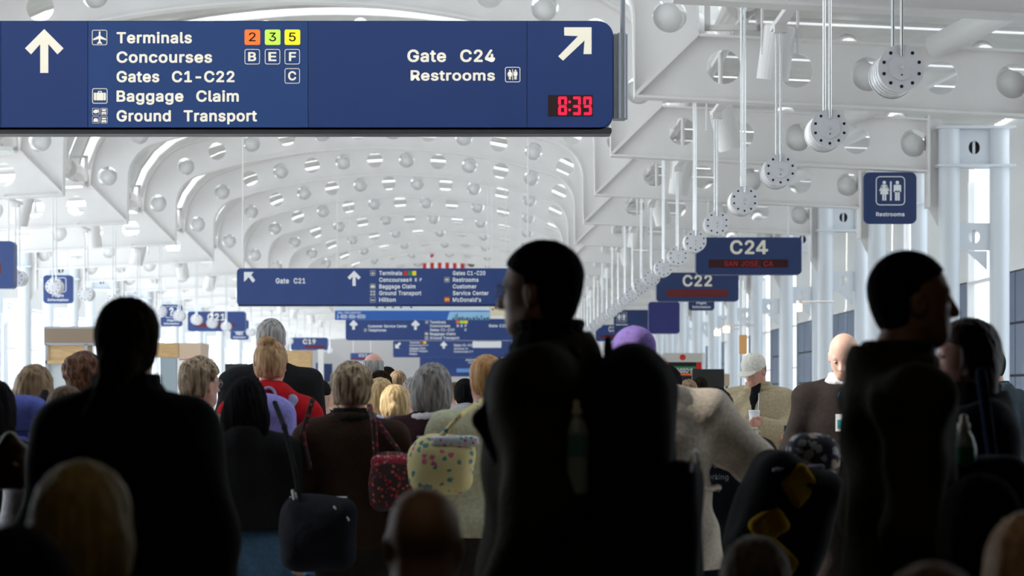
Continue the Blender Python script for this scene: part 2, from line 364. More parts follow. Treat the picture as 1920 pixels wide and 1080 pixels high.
# long beam between the left columns
# ---------------------------------------------------------------- hanging cylinder lamps
HL = .594*H; XRL = .707*H; XLL = 2*AX-XRL
def lamp_meshes():
    n = 40; R = .150; L = .36
    prof = [(0, R-.012), (.0, R), (.02, R), (.02, R-.006)]
    for t in (.09, .17, .25): prof += [(t, R-.006), (t+.004, R-.016), (t+.012, R-.016), (t+.016, R-.006)]
    prof += [(L-.02, R-.006), (L-.02, R), (L, R), (L, R-.02), (L-.01, 0.001)]
    v = []; f = []
    for y, r in prof:
        for i in range(n): a = 2*PI*i/n; v.append((r*math.cos(a), y, r*math.sin(a)))
    for j in range(len(prof)-1):
        for i in range(n): k = (i+1) % n; f.append((j*n+i, j*n+k, (j+1)*n+k, (j+1)*n+i))
    body = mk('body', (v, f), ALU)
    b = MB().tube((0, -.012, 0), (0, .004, 0), R, n=40); face = mk('face_plate', (b.v, b.f), FACE)
    b = MB().tube((0, -.022, 0), (0, -.012, 0), .079, n=32); hub = mk('hub_disc', (b.v, b.f), FACE)
    b = MB().tube((0, -.030, 0), (0, -.022, 0), .013, n=12).tube((0, -.038, 0), (0, -.030, 0), .008, n=12); knob = mk('knob', (b.v, b.f), ALU)
    b = MB()
    for i in range(10): a = PI/10+2*PI*i/10; c = (.118*math.cos(a), .118*math.sin(a)); b.tube((c[0], -.0135, c[1]), (c[0], -.0125, c[1]), .0115, n=10)
    b.tube((0, -.0235, -.045), (0, -.0225, -.045), .006, n=8)
    hol = mk('vent_holes', (b.v, b.f), BLACK)
    return body, face, hub, knob, hol
LB = lamp_meshes()
rod_cache = {}
for side, X, nm in ((1, XRL, 'right'), (-1, XLL, 'left')):
    for j in range(30):
        Y = F*HL*(1.642e-3+.3735e-3*j)
        if side < 0 and Y < 30: continue
        kr = (Y-18.914)/6.216; near = abs(kr-round(kr)) < .3
        top = (Z0+H-SLOPE*.9 if near else Z0+5.4)-(Z0-CH)-0
        z = CH+HL
        r = empty('hanging_lamp', (X, Y, z), 0, f'aluminium drum lamp on two rods, {ORD[j]} in the {nm} row from the front', 'lamp', f'{nm} row of hanging lamps')
        for n_, me in zip(('body', 'face_plate', 'hub_disc', 'knob', 'vent_holes'), LB):
            o_ = share(n_, me, r)
            if n_ == 'vent_holes': o_['kind'] = 'stuff'
        dx = 0
        for q, (ry, r0, z0) in enumerate(((-.005, .0125, .075), (.30, .0125, .14))):
            key = (q, near)
            if key not in rod_cache:
                b = MB().tube((0, ry-.015*(1-q), z0), (0, ry-.015*(1-q), top-z), r0, n=10)
                rod_cache[key] = mk('rod', (b.v, b.f), RODM)
            share('rod', rod_cache[key], r)
        if near:
            if 'bar' not in rod_cache:
                q_ = MB().box(-.05, .05, -1.05, .36, top-z-.03, top-z+.02).box(-.06, .06, -.06, .06, top-z-.10, top-z-.03); rod_cache['bar'] = mk('mounting_bar', (q_.v, q_.f), WHITE)
            share('mounting_bar', rod_cache['bar'], r)
# cylinder spotlights clipped behind the ribs
def spot_meshes():
    n = 28; v = []; f = []
    prof = [(0, .001), (0, .15), (.02, .165), (.55, .165), (.55, .15), (.35, .14), (.35, .001)]
    for y, r in prof:
        for i in range(n): a = 2*PI*i/n; v.append((r*math.cos(a), r*math.sin(a), -y))
    for j in range(len(prof)-1):
        for i in range(n): k = (i+1) % n; f.append((j*n+i, (j+1)*n+i, (j+1)*n+k, j*n+k))
    can = mk('can', (v, f), WHITE)
    b = MB(); b.box(-.19, -.17, -.03, .03, -.3, .18).box(.17, .19, -.03, .03, -.3, .18).box(-.19, .19, -.03, .03, .16, .18)
    yoke = mk('yoke', (b.v, b.f), WHITE)
    b = MB().tube((0, 0, .18), (0, 0, 1.12), .03, n=8); stem = mk('stem', (b.v, b.f), WHITE)
    return can, yoke, stem
SM = spot_meshes()
for k in range(-1, 14):
    for side in (1, -1):
        if side < 0 and k < 2: continue
        x = .765*H if side > 0 else 2*AX-.765*H
        r = empty('spotlight', (x, rib_y(k)+.55*6.216-.8, CH+.98*H+.28), 0, f'white cylinder spotlight hung behind rib {ORD[k+1]} on the {"right" if side > 0 else "left"}', 'spotlight', 'cylinder spotlights')
        c = share('can', SM[0], r); c.rotation_euler = (.15, (-.28 if k % 2 else .12)*side, 0)
        share('yoke', SM[1], r); share('stem', SM[2], r)
# diagonal braces between rib tops
for k in range(0, 5):
    for side in (1, -1):
        if side < 0 and k < 3: continue
        x0 = AX+side*(UK+.30*H+3*.243*H); z0 = Z0+H+DW-.2
        o = MB().tube((x0-side*.1, rib_y(k)-.1, z0), (x0+side*1.3, rib_y(k)-1.6, z0+.62), .15, n=16).build('roof_brace', TUBE, None, True)
        tag(o, f'thick white diagonal brace tube above roof rib {ORD[k+1]} on the {"right" if side > 0 else "left"}', 'brace', 'roof braces')
# spare recessed glow lamps on the right side (warm bulbs)
WARM = mat('warm_bulb', (1, .6, .3), .5, emit=((1, .55, .25), 6))
for px, py, Y, lb in ((1345, 624, 52, 'warm round bulb lamp on bracket by the farther right columns'), (1362, 618, 47, 'second warm bulb lamp to the right of the round one'), (1498, 577, 36, 'tall amber wall light glowing between the right columns')):
    x, y, z = P(px, py, Y); r = empty('wall_lamp', (x, y, z), 0, lb, 'lamp')
    b = MB().tube((0, 0, -.06), (0, 0, .06), .07 if Y > 40 else .05, n=12); b.build('bulb', WARM, r, True)
    MB().tube((0, 0, .06), (0, 0, .12), .04, n=8).tube((0, 0, .1), (.6, .0, .1), .015, n=6).build('bracket', WHITE, r)
# ---------------------------------------------------------------- lettering
_fc = {}
import os
try: FONT = bpy.data.fonts.load(os.path.join(bpy.utils.system_resource('DATAFILES'), 'fonts', 'Inter.woff2'))
except Exception: FONT = None
def text_mesh(s, bold=.022, copies=8):
    k = (s, bold, copies)
    if k in _fc: return _fc[k]
    cu = bpy.data.curves.new('t', 'FONT'); cu.body = s; cu.size = 20; cu.extrude = .01; cu.space_character = 1.06; cu.space_word = 1.25; cu.resolution_u = 4
    if FONT: cu.font = FONT
    ob = bpy.data.objects.new('t', cu); me = bpy.data.meshes.new_from_object(ob); bpy.data.objects.remove(ob); bpy.data.curves.remove(cu)
    co = np.empty(len(me.vertices)*3); me.vertices.foreach_get('co', co); co = co.reshape(-1, 3)/20
    f = [tuple(p.vertices) for p in me.polygons]; bpy.data.meshes.remove(me)
    vs = []; fs = []
    for i in range(copies if bold > 0 else 1):       # strokes thickened by overlaid outlines
        a = 2*PI*(i+.5)/copies; d = np.array([bold*math.cos(a), bold*math.sin(a), .0016*i]) if bold > 0 else 0
        fs += [tuple(q+len(co)*i for q in p) for p in f]; vs.append(co+d)
    _fc[k] = (np.concatenate(vs), fs); return _fc[k]
_cap = {}
def cap_h(b):
    if b not in _cap: v, _ = text_mesh('H', b); _cap[b] = (v[:, 1].min(), v[:, 1].max())
    return _cap[b]
def letters(s, x0, x1, yt, yb, Y, m, parent, off, name='lettering', bold=.024):
    """x0..x1 width, yt cap line, yb baseline: in pixels at depth Y"""
    v, f = text_mesh(s, bold); lo, hi = cap_h(bold)
    X0, _, ZT = P(x0, yt, Y); X1, _, ZB = P(x1, yb, Y)
    sx = (X1-X0)/(v[:, 0].max()-v[:, 0].min()); sz = (ZT-ZB)/(hi-lo)
    vv = np.empty_like(v); vv[:, 0] = X0+(v[:, 0]-v[:, 0].min())*sx; vv[:, 2] = ZB+(v[:, 1]-lo)*sz
    sc_ = sz; vv[:, 1] = Y-off-v[:, 2]*sc_*.6-.001
    px, py, pz = parent.location; vv -= np.array([px, py, pz])
    o = mesh(name, vv.tolist(), f, m, parent); return o
def shape(pts, Y, m, parent, off, name='symbol', thick=.003):
    q = [P(x, y, Y) for x, y in pts]; L = parent.location
    b = MB(); b.prism([(a[0]-L.x, a[2]-L.z) for a in q], Y-off-thick-L.y, Y-off-L.y); return b.build(name, m, parent)
def shapes(list_, Y, m, parent, off, name='symbol', thick=.003):
    b = MB(); L = parent.location
    for pts in list_:
        q = [P(x, y, Y) for x, y in pts]; b.prism([(a[0]-L.x, a[2]-L.z) for a in q], Y-off-thick-L.y, Y-off-L.y)
    return b.build(name, m, parent)
def rr(x0, x1, y0, y1, r, **k): return rrect(x0, x1, y0, y1, r, **k)
def frame_shape(x0, x1, y0, y1, r, t, Y, m, parent, off, name='symbol_frame', n=5):
    o = rrect(x0, x1, y0, y1, r, n); i = rrect(x0+t, x1-t, y0+t, y1-t, max(.1, r-t), n); L = parent.location; k = len(o)
    v = []; f = []
    for ring in (o, i):
        for x, y in ring: a = P(x, y, Y); v.append((a[0]-L.x, Y-off-.003-L.y, a[2]-L.z))
    for j in range(k): q = (j+1) % k; f.append((j, k+j, k+q, q))
    me = mesh(name, v, f, m, parent); return me
def circ(cx, cy, r, n=14): return [(cx+r*math.cos(2*PI*i/n), cy+r*math.sin(2*PI*i/n)) for i in range(n)]
def arrow_up(cx, yt, yb, w_, t=None):
    t = t or w_*.21; h = w_*.5
    return [(cx, yt), (cx+w_/2, yt+h), (cx+w_/2-t*.75, yt+h+t*.75), (cx+t/2, yt+t*1.95-t*.1), (cx+t/2, yb), (cx-t/2, yb), (cx-t/2, yt+t*1.85), (cx-w_/2+t*.75, yt+h+t*.75), (cx-w_/2, yt+h)]
def arrow_corner(x, y, s, sx, sy):      # corner tip at (x,y) pointing sx,sy
    t = .27*s; q = [(0, 0), (-s, 0), (-s, t), (-s+.35*s+.02*s, t), (-1.12*s, 1.0*s+.12*s-.30*s+.0), (-1.12*s+.2*s, 1.02*s+.0), (-t, s*.40), (-t, s), (0, s)]
    q = [(0, 0), (-s, 0), (-s, t), (-.58*s, t), (-1.22*s, .84*s+.22*s*.3), (-1.03*s, 1.2*s-.1*s), (-t, .45*s), (-t, s), (0, s)]
    return [(x+sx*a, y-sy*(-b)*-1 if False else y+(-sy)*(-b) if False else y+(b if sy > 0 else -b)) for a, b in q]
def man(cx, y0, y1, woman=False):
    h = y1-y0; u = h/10
    out = [circ(cx, y0+u*.9, u*.9, 12)]
    if woman: out += [[(cx-1.2*u, y0+2*u), (cx+1.2*u, y0+2*u), (cx+2.1*u, y0+6.8*u), (cx-2.1*u, y0+6.8*u)], [(cx-1.3*u, y0+2*u), (cx-2.6*u, y0+5*u), (cx-2.0*u, y0+5.3*u), (cx-.8*u, y0+3*u)], [(cx+1.3*u, y0+2*u), (cx+2.6*u, y0+5*u), (cx+2.0*u, y0+5.3*u), (cx+.8*u, y0+3*u)], [(cx-1*u, y0+6.8*u), (cx-.15*u, y0+6.8*u), (cx-.15*u, y1), (cx-1*u, y1)], [(cx+.15*u, y0+6.8*u), (cx+1*u, y0+6.8*u), (cx+1*u, y1), (cx+.15*u, y1)]]
    else: out += [rr(cx-1.9*u, cx+1.9*u, y0+2*u, y0+5.8*u, .5*u, n=2), [(cx-1.2*u, y0+5*u), (cx-.12*u, y0+5*u), (cx-.12*u, y1), (cx-1.2*u, y1)], [(cx+.12*u, y0+5*u), (cx+1.2*u, y0+5*u), (cx+1.2*u, y1), (cx+.12*u, y1)]]
    return out
def sign_root(name, label, cx, cy, Y, cat='sign', group=None): return empty(name, P(cx, cy, Y), 0, label, cat, group)
def board(parent, x0, x1, y0, y1, Y, r, m=None, depth=.12, name='board', corners=(1, 1, 1, 1), dy=0):
    m = m or NAVY
    k = F/Y; L = parent.location
    a = P(x0, y1, Y); b_ = P(x1, y0, Y)
    pts = rrect(a[0]-L.x, b_[0]-L.x, a[2]-L.z, b_[2]-L.z, max(.004, r/k), 8, corners)
    return MB().prism(pts, dy, dy+depth).build(name, m, parent)
def under_z(x):      # height of the rib underside at x
    u = abs(x-AX)
    if u >= UK: return Z0+H-SLOPE*(u-UK)
    if u <= RA*math.cos(AEND): return Z0+ZC0+math.sqrt(RA*RA-u*u)
    return Z0+FZ+math.sqrt(max(0, RF*RF-(u-FX)**2))
def rods(parent, xs, ytop_z, ybot, Y, r=.012, name='hanger_rod'):
    L = parent.location
    for x in xs:
        a = P(x, ybot, Y); MB().tube((a[0]-L.x, .05, a[2]-L.z), (a[0]-L.x, .05, under_z(a[0])+.03-L.z), r, n=8).build(name, WHITE, parent)
SEG = {'0': 'abcdef', '1': 'bc', '2': 'abged', '3': 'abgcd', '4': 'fgbc', '5': 'afgcd', '6': 'afgedc', '7': 'abc', '8': 'abcdefg', '9': 'abcdfg'}
def seven(ch, x, y, w_, h, t):
    g = t*.25; m = y+h/2
    S_ = {'a': (x+g, x+w_-g, y, y+t), 'd': (x+g, x+w_-g, y+h-t, y+h), 'g': (x+g, x+w_-g, m-t/2+t*.25, m+t/2+t*.25), 'f': (x, x+t, y+g, m-g*2), 'b': (x+w_-t, x+w_, y+g, m-g*2), 'e': (x, x+t, m+g*2.5, y+h-g), 'c': (x+w_-t, x+w_, m+g*2.5, y+h-g)}
    return [[(a, c), (b_, c), (b_, d), (a, d)] for a, b_, c, d in (S_[s] for s in SEG[ch])]
# ---- main overhead sign
Y = 12.55
m = sign_root('overhead_sign', 'long navy overhead direction sign in front reading Terminals, Concourses and Gate C24', 560, 142, Y)
board(m, -150, 1150, 39, 243, Y, 29, NAVY, .14, 'board', (0, 1, 1, 0))
board(m, -150, 1147, 239, 251, Y, 4, TRIM, .15, 'bottom_trim', (1, 1, 1, 1))
def panel(x0, x1, mm, r=0, corners=(0, 0, 0, 0)):
    a = P(x0+.7, 239, Y); b_ = P(x1-.7, 41, Y); L = m.location
    MB().prism(rrect(a[0]-L.x, b_[0]-L.x, a[2]-L.z, b_[2]-L.z, .08, 8, corners), -.006, 0).build('panel', mm, m)
panel(-150, 2, NAVYL); panel(2, 165, NAVYL); panel(165, 578, NAVYL2); panel(578, 988, NAVYL); panel(988, 1149, NAVYL, corners=(0, 1, 1, 0))
O = .006
shape(arrow_up(83.5, 55, 137, 72, 15), Y, CREAML, m, O, 'arrow')
shape([(1057.7, 51.7), (1109, 51.7), (1109, 101.7), (1094, 101.7), (1096, 76), (1055.7, 114), (1046.7, 106), (1084, 68), (1058, 67)], Y, CREAML, m, O, 'arrow')
for s, x0, x1, yt, yb in (('Terminals', 219, 360, 60.5, 81.5), ('Concourses', 219, 398, 97, 118), ('Gates  C1-C22', 219, 440, 133.5, 154.5), ('Baggage  Claim', 219, 448, 170, 191), ('Ground  Transport', 219, 482, 207, 228), ('Gate  C24', 764, 928, 93.5, 116.5), ('Restrooms', 770, 928, 132, 151.5)):
    letters(s, x0, x1, yt, yb, Y, CREAML, m, O)
for x0, mm, d in ((459, lit_tile('backlit_orange', (.9, .17, .03)), '2'), (497, lit_tile('backlit_lime', (.5, .8, .08)), '3'), (534, lit_tile('backlit_yellow', (.9, .72, .02)), '5')):
    shape(rr(x0, x0+29, 56, 84.5, 3, n=3), Y, mm, m, O, 'number_tile'); letters(d, x0+8, x0+21, 61.5, 78, Y, BLACK, m, O+.003, bold=.01)
for x0, y0, d in ((459, 92.5, 'B'), (497, 92.5, 'E'), (534, 92.5, 'F'), (534, 128.5, 'C')):
    frame_shape(x0, x0+28.5, y0, y0+28.5, 4, 1.1, Y, CREAML, m, O, 'letter_frame'); letters(d, x0+(6.5 if d != 'F' else 8), x0+21.5, y0+5.5, y0+22.5, Y, CREAML, m, O)
def icon(parent, Y, x, y, s, kind, O, CREAML=CREAM):
    t = s*.04
    if kind != 'ground': frame_shape(x, x+s, y, y+s, s*.13, max(.25, t), Y, CREAML, parent, O)
    c = x+s/2; u = s/28
    if kind == 'plane': sh = [rr(c-1.4*u, c+1.4*u, y+2.5*u, y+25*u, 1.3*u, n=3), [(c-1*u, y+10.5*u), (c+1*u, y+10.5*u), (c+11.8*u, y+16.5*u), (c+11.5*u, y+19*u), (c+1*u, y+16.5*u), (c-1*u, y+16.5*u), (c-11.5*u, y+19*u), (c-11.8*u, y+16.5*u)], [(c-1*u, y+21*u), (c+1*u, y+21*u), (c+4.5*u, y+24*u), (c+4.2*u, y+26*u), (c, y+24.5*u), (c-4.2*u, y+26*u), (c-4.5*u, y+24*u)]]
    elif kind == 'bag': sh = [rr(c-11*u, c-7*u, y+8*u, y+22*u, 1.2*u, n=2), rr(c-6.2*u, c+6.2*u, y+8*u, y+22*u, .4*u, n=2), rr(c+7*u, c+11*u, y+8*u, y+22*u, 1.2*u, n=2), [(c-3.5*u, y+8*u), (c-3.5*u, y+5*u), (c+3.5*u, y+5*u), (c+3.5*u, y+8*u), (c+2.3*u, y+8*u), (c+2.3*u, y+6.2*u), (c-2.3*u, y+6.2*u), (c-2.3*u, y+8*u)]]
    elif kind == 'ground':
        sh = []
        for ix in (0, 1):
            for iy in (0, 1):
                bx, by = x+ix*s*.54, y+iy*s*.54; q = s*.46
                frame_shape(bx, bx+q, by, by+q, q*.15, max(.2, .5*u), Y, CREAML, parent, O, 'symbol_frame', 3)
                if iy == 0 and ix == 0: sh += [[(bx+q*.12, by+q*.4), (bx+q*.45, by+q*.2), (bx+q*.9, by+q*.25), (bx+q*.9, by+q*.6), (bx+q*.5, by+q*.75), (bx+q*.15, by+q*.65)]]
                elif ix == 1: sh += [rr(bx+q*.2, bx+q*.8, by+q*(.15+.05*iy), by+q*.42, q*.08, n=2), [(bx+q*.18, by+q*.55), (bx+q*.82, by+q*.55), (bx+q*.82, by+q*.8), (bx+q*.18, by+q*.8)], circ(bx+q*.3, by+q*.84, q*.08, 6), circ(bx+q*.7, by+q*.84, q*.08, 6)]
                else: sh += [[(bx+q*.3, by+q*.28), (bx+q*.7, by+q*.28), (bx+q*.82, by+q*.5), (bx+q*.82, by+q*.78), (bx+q*.18, by+q*.78), (bx+q*.18, by+q*.5)]]
    elif kind == 'rest': sh = man(c-5.2*u, y+5*u, y+23*u, True)+man(c+5.2*u, y+5*u, y+23*u)+[[(c-.6*u, y+4*u), (c+.6*u, y+4*u), (c+.6*u, y+24*u), (c-.6*u, y+24*u)]]
    elif kind == 'bed': sh = [[(x+5*u, y+9*u), (x+7*u, y+9*u), (x+7*u, y+14*u), (x+23*u, y+14*u), (x+23*u, y+21*u), (x+21*u, y+21*u), (x+21*u, y+18*u), (x+7*u, y+18*u), (x+7*u, y+21*u), (x+5*u, y+21*u)]]
    elif kind == 'phone': sh = [rr(c-4*u, c+4*u, y+4*u, y+24*u, 2*u, n=2)]
    shapes(sh, Y, CREAML, parent, O)
icon(m, Y, 173, 56.5, 28.5, 'plane', O, CREAML); icon(m, Y, 173.5, 166, 28.5, 'bag', O, CREAML); icon(m, Y, 173.5, 203, 28.5, 'ground', O, CREAML); icon(m, Y, 947, 126, 28.5, 'rest', O, CREAML)
shape([(1027.5, 178.5), (1111.5, 178.5), (1111.5, 218.5), (1027.5, 218.5)], Y, LEDB, m, O, 'clock_window')
sg = seven('8', 1046.5, 181.5, 16.5, 34.5, 5)+seven('3', 1073.5, 181.5, 15.5, 34.5, 5)+seven('9', 1093.5, 181.5, 16, 34.5, 5)+[circ(1068, 191.5, 2.6, 8), circ(1068, 206.5, 2.6, 8)]
shapes(sg, Y, LEDR, m, O+.003, 'clock_digits')
L = m.location
a = P(1151, 222, Y); b_ = P(1178, 62, Y)
MB().box(a[0]-L.x, b_[0]-L.x-.015, .02, .12, a[2]-L.z, b_[2]-L.z).tube(((a[0]+b_[0])/2+.005-L.x, .0, a[2]-L.z), ((a[0]+b_[0])/2+.005-L.x, .0, b_[2]-L.z), .024, n=14).tube((b_[0]-.012-L.x, .05, a[2]-L.z), (b_[0]-.012-L.x, .05, b_[2]-L.z), .012, n=10).build('end_bracket', GREYM, m)
MB().tube(((a[0]+b_[0])/2+.012-L.x, .04, b_[2]-L.z-.05), ((a[0]+b_[0])/2+.012-L.x, .04, under_z(b_[0])+.03-L.z), .015, n=12).build('hanger_rod', GREYM, m)
for i in (260, 760): a = P(i, 39, Y)
# ---- second sign
Y = 37.42
m = sign_root('overhead_sign', 'navy overhead sign reading Gate C21 hanging above the crowd', 720, 537, Y)
board(m, 444, 1008, 503, 573, Y, 8, NAVY, .2); board(m, 446, 1006, 571.5, 574, Y, 1, TRIM, .21, 'bottom_trim'); O = .0
shape([(457.5, 510), (475.5, 510), (471, 515.5), (478.5, 525.5), (474, 530), (466, 519.5), (461.5, 525), (457.5, 528)], Y, LWHITE, m, O, 'arrow')
shape(arrow_up(664, 507.5, 536, 25, 6), Y, LWHITE, m, O, 'arrow')
for s, x0, x1, yt, yb in (('Gate  C21', 517, 572.5, 521.5, 531.5), ('Terminals', 711, 754, 508, 516), ('Concourses', 711, 766, 520.5, 528.5), ('Baggage Claim', 711, 779, 533, 541), ('Ground Transport', 711, 790, 545.5, 553.5), ('Hilton', 711, 742, 558, 566), ('Gates C1-C20', 849, 910, 508, 516), ('Restrooms', 849, 897, 520.5, 528.5), ('Customer', 849, 893.5, 533, 541), ('Service Center', 849, 916, 545.5, 553.5), ("McDonald's", 849, 902, 558, 566)):
    letters(s, x0, x1, yt, yb, Y, LWHITE, m, O)
for x0, mm, d in ((756.5, REDP, '2'), (765, GREEN, '3'), (773, YELL, '5')): shape(rr(x0, x0+7.5, 508, 516.5, .8, n=2), Y, mm, m, O, 'number_tile')
for x0, d in ((768, 'B'), (778, 'E'), (787, 'F')): letters(d, x0, x0+4, 521.5, 527.5, Y, LWHITE, m, O)
icon(m, Y, 694, 507, 10, 'plane', O); icon(m, Y, 694, 532, 10, 'bag', O); icon(m, Y, 694, 544.5, 10, 'ground', O); icon(m, Y, 694, 557, 10, 'bed', O); icon(m, Y, 833, 519.5, 10, 'rest', O)
shape(rr(833, 843.5, 556.5, 566.5, 1, n=2), Y, REDP, m, O, 'restaurant_tile'); letters('m', 834.5, 842, 557.5, 564.8, Y, YELL, m, O+.004)
rods(m, (455, 990), 5.4, 510, Y)
# ---- banner behind the second sign
Y = 56.1
m = sign_root('advertising_banner', 'white and blue advertising banner with a city skyline under the second sign', 773, 555, Y, 'banner')
board(m, 628, 918, 512, 600, Y, 1, mat('banner_white', (.72, .80, .90), .5), .05, 'banner_cloth')
board(m, 628, 918, 582.5, 600, Y-.01, 1, mat('banner_blue', (.02, .12, .45), .5), .02, 'blue_strip', dy=-.02)
shape([(843, 584.5), (918, 584.5), (918, 599.5), (838, 599.5)], Y, mat('banner_sky', (.30, .55, .80), .5), m, .021, 'sky_picture')
shapes([[(a, 600-.2), (a+w_, 600-.2), (a+w_, 600-h), (a, 600-h)] for a, w_, h in ((848, 4, 4), (853, 1.5, 9), (856, 2, 12), (859, 5, 5), (865, 4, 6), (870, 3, 4), (874, 5, 5), (880, 4, 4), (886, 5, 5), (893, 2, 8), (896, 4, 4), (902, 2, 9), (906, 5, 4), (912, 5, 5))], Y, mat('skyline', (.06, .14, .22), .5), m, .026, 'skyline')
letters('CALL FOR SUPPORT', 633, 677, 585, 588, Y, LWHITE, m, .022); letters('1-800-550-5030', 632, 685, 590, 597, Y, LWHITE, m, .022)
shapes([[(a, 570), (a+4, 570), (a+4, 577.5), (a, 577.5)] for a in (704.5, 720, 735, 750, 769)], Y, mat('banner_ink', (.03, .07, .30), .5), m, .001, 'letter_stems')
letters('concourse', 845, 890, 569, 575, Y, mat('pink_ink', (.75, .3, .38), .5), m, .002)
rods(m, (632, 914), 6.3, 515, Y)
m = sign_root('advertising_banner', 'cream poster with small dark figures hanging right of the skyline banner', 935, 578, 56.1, 'banner')
board(m, 919, 950, 560, 598, 56.1, 1, mat('poster_cream', (.80, .70, .48), .6), .04, 'poster'); board(m, 920, 949, 592, 597.5, 56.08, .5, LWHITE, .01, 'caption_strip', dy=-.01)
shapes([circ(924, 580, 2), circ(930, 577, 3), circ(936, 570, 3)], 56.1, mat('poster_ink', (.2, .12, .25), .6), m, .0, 'figures')
rods(m, (922, 948), 6.3, 562, 56.1)
# ---- third sign
Y = 62.3
m = sign_root('overhead_sign', 'navy overhead sign reading Customer Service Center and Telephones, third one back', 800, 617, Y)
board(m, 648, 985, 597.5, 638, Y, 5, NAVY, .3); O = 0
shape(arrow_up(663, 600, 618, 16, 5), Y, LWHITE, m, O, 'arrow'); shape(arrow_up(779, 600, 618.5, 16.5, 5), Y, LWHITE, m, O, 'arrow')
for s, x0, x1, yt, yb in (('Customer Service Center', 690, 763, 609, 614), ('Telephones', 690, 724, 616.5, 621.5), ('Terminals', 806, 836, 601.5, 606.5), ('Concourses', 806, 844, 608.5, 613.5), ('Gates C1-C19', 806, 852, 616, 621), ('Baggage Claim', 806, 854, 623.5, 628.5), ('Ground Transport', 806, 861, 631, 636), ('Gate C20', 916.5, 951, 608, 613.5)):
    letters(s, x0, x1, yt, yb, Y, LWHITE, m, O)
for x0, mm in ((855, ORANGE), (862.5, LIME), (870, YELL)): shape(rr(x0, x0+7, 601, 606.5, .5, n=2), Y, mm, m, O, 'number_tile')
for x0, y0, d in ((856.5, 608.5, 'B'), (864, 608.5, 'E'), (871.5, 608.5, 'F'), (871, 616, 'C')): letters(d, x0, x0+4, y0, y0+4.5, Y, LWHITE, m, O)
icon(m, Y, 797, 600.5, 6.5, 'plane', O); icon(m, Y, 796.5, 622.5, 6.5, 'bag', O); icon(m, Y, 796.5, 630.5, 6.5, 'ground', O); icon(m, Y, 682, 616, 6, 'phone', O)
rods(m, (655, 975), 6.0, 600, Y)
# ---- fourth sign
Y = 87.2
m = sign_root('overhead_sign', 'navy overhead sign with a down-left arrow, fourth one back', 840, 655, Y)
board(m, 737, 960, 639, 670, Y, 3, NAVY, .3)
shape(arrow_up(832, 640, 653.5, 13, 4), Y, LWHITE, m, O, 'arrow')
shape([(741, 653), (741, 644.5), (743.5, 647), (749, 641.5), (752, 644.5), (746.5, 650), (749.5, 653)], Y, LWHITE, m, O, 'arrow')
for s, x0, x1, yt, yb in (('Terminals', 768, 787, 640.5, 644), ('Concourses B E F', 768, 803, 646, 649), ('Baggage Claim', 768, 798, 651.5, 655), ('Ground Transport', 768, 802, 656.5, 660), ('Hilton', 768, 782, 662, 665.5), ('Gates C1-C18', 851, 887, 645, 649.5), ('Airlines in', 851, 877, 652, 655.5), ('Concourses E F', 851, 887, 657.5, 661)):
    letters(s, x0, x1, yt, yb, Y, LWHITE, m, O)
shape(rr(788, 793, 640, 644.5, .4, n=2), Y, REDP, m, O, 'number_tile'); shape(rr(794, 799, 640, 644.5, .4, n=2), Y, YELL, m, O, 'number_tile')
rods(m, (742, 950), 6.3, 641, Y)
Y = 93.4
m = sign_root('hall_banner', 'large plain blue board hanging low at the far end of the hall', 862, 690, Y, 'banner')
board(m, 787, 940, 669, 706, Y, 2, NAVY, .2); letters('Airlines', 873, 893, 673, 676.5, Y, LWHITE, m, 0); letters('Concourse', 878, 898, 678, 681, Y, LWHITE, m, 0)
board(m, 856, 935, 691, 698, Y-.02, .5, mat('banner_light', (.12, .30, .65), .5), .01, 'light_strip', dy=-.01); rods(m, (792, 935), 6.3, 671, Y)
m = sign_root('hall_banner', 'white poster board hung in front of the fourth navy sign', 910, 652, 81.0, 'banner')
board(m, 886, 940, 640, 652, 81.0, 1, LWHITE, .05, 'board'); rods(m, (890, 936), 6.0, 641, 81.0)
# ---- gate signs
def gate_sign(label, x0, x1, y0, y1, Y, txt, tx0, tx1, ty0, ty1, led, ledtxt=None, bm=None, rodz=4.85):
    m = sign_root('gate_sign', label, (x0+x1)/2, (y0+y1)/2, Y)
    s = F/Y
    board(m, x0, x1, y0, y1, Y, .075*s, bm or NAVYD, .25)
    if txt: letters(txt, tx0, tx1, ty0, ty1, Y, CREAM, m, 0)
    if led:
        shape([(led[0], led[2]), (led[1], led[2]), (led[1], led[3]), (led[0], led[3])], Y, LEDB if ledtxt else LEDP, m, 0, 'led_window')
        if ledtxt: letters(ledtxt[0], ledtxt[1], ledtxt[2], led[2]+3, led[3]-3, Y, LEDD, m, .004, 'led_text', .0)
    rods(m, (x0+(x1-x0)*.12, x1-(x1-x0)*.12), rodz, y0+2, Y); return m
m = gate_sign('navy gate sign reading C24 with a red text display', 1305, 1503, 445, 515, 37.44, 'C2', 1369, 1414.5, 450.5, 476.5, (1329, 1478, 486.5, 502), ('SAN JOSE, CA', 1358, 1449))
shape([(1429, 450.5), (1435.2, 450.5), (1435.2, 466.8), (1439.8, 466.8), (1439.8, 471.6), (1435.2, 471.6), (1435.2, 476.5), (1429.6, 476.5), (1429.6, 471.6), (1417.5, 471.6), (1417.5, 466.6)], 37.44, CREAM, m, 0, 'figure_four')
shape([(1429.6, 458.5), (1429.6, 466.8), (1423.8, 466.8)], 37.44, NAVYD, m, .003, 'figure_counter', .001)
gate_sign('navy gate sign reading C22 behind the C24 sign', 1231, 1385, 511, 565, 49.9, 'C22', 1280, 1335, 515.5, 537, (1250, 1365, 542.5, 556.5))
gate_sign('navy gate sign reading C21 above the left wooden counters', 352, 460, 584, 621, 68.55, 'C21', 389, 422, 588, 601, (366, 440, 606, 613), bm=NAVY)
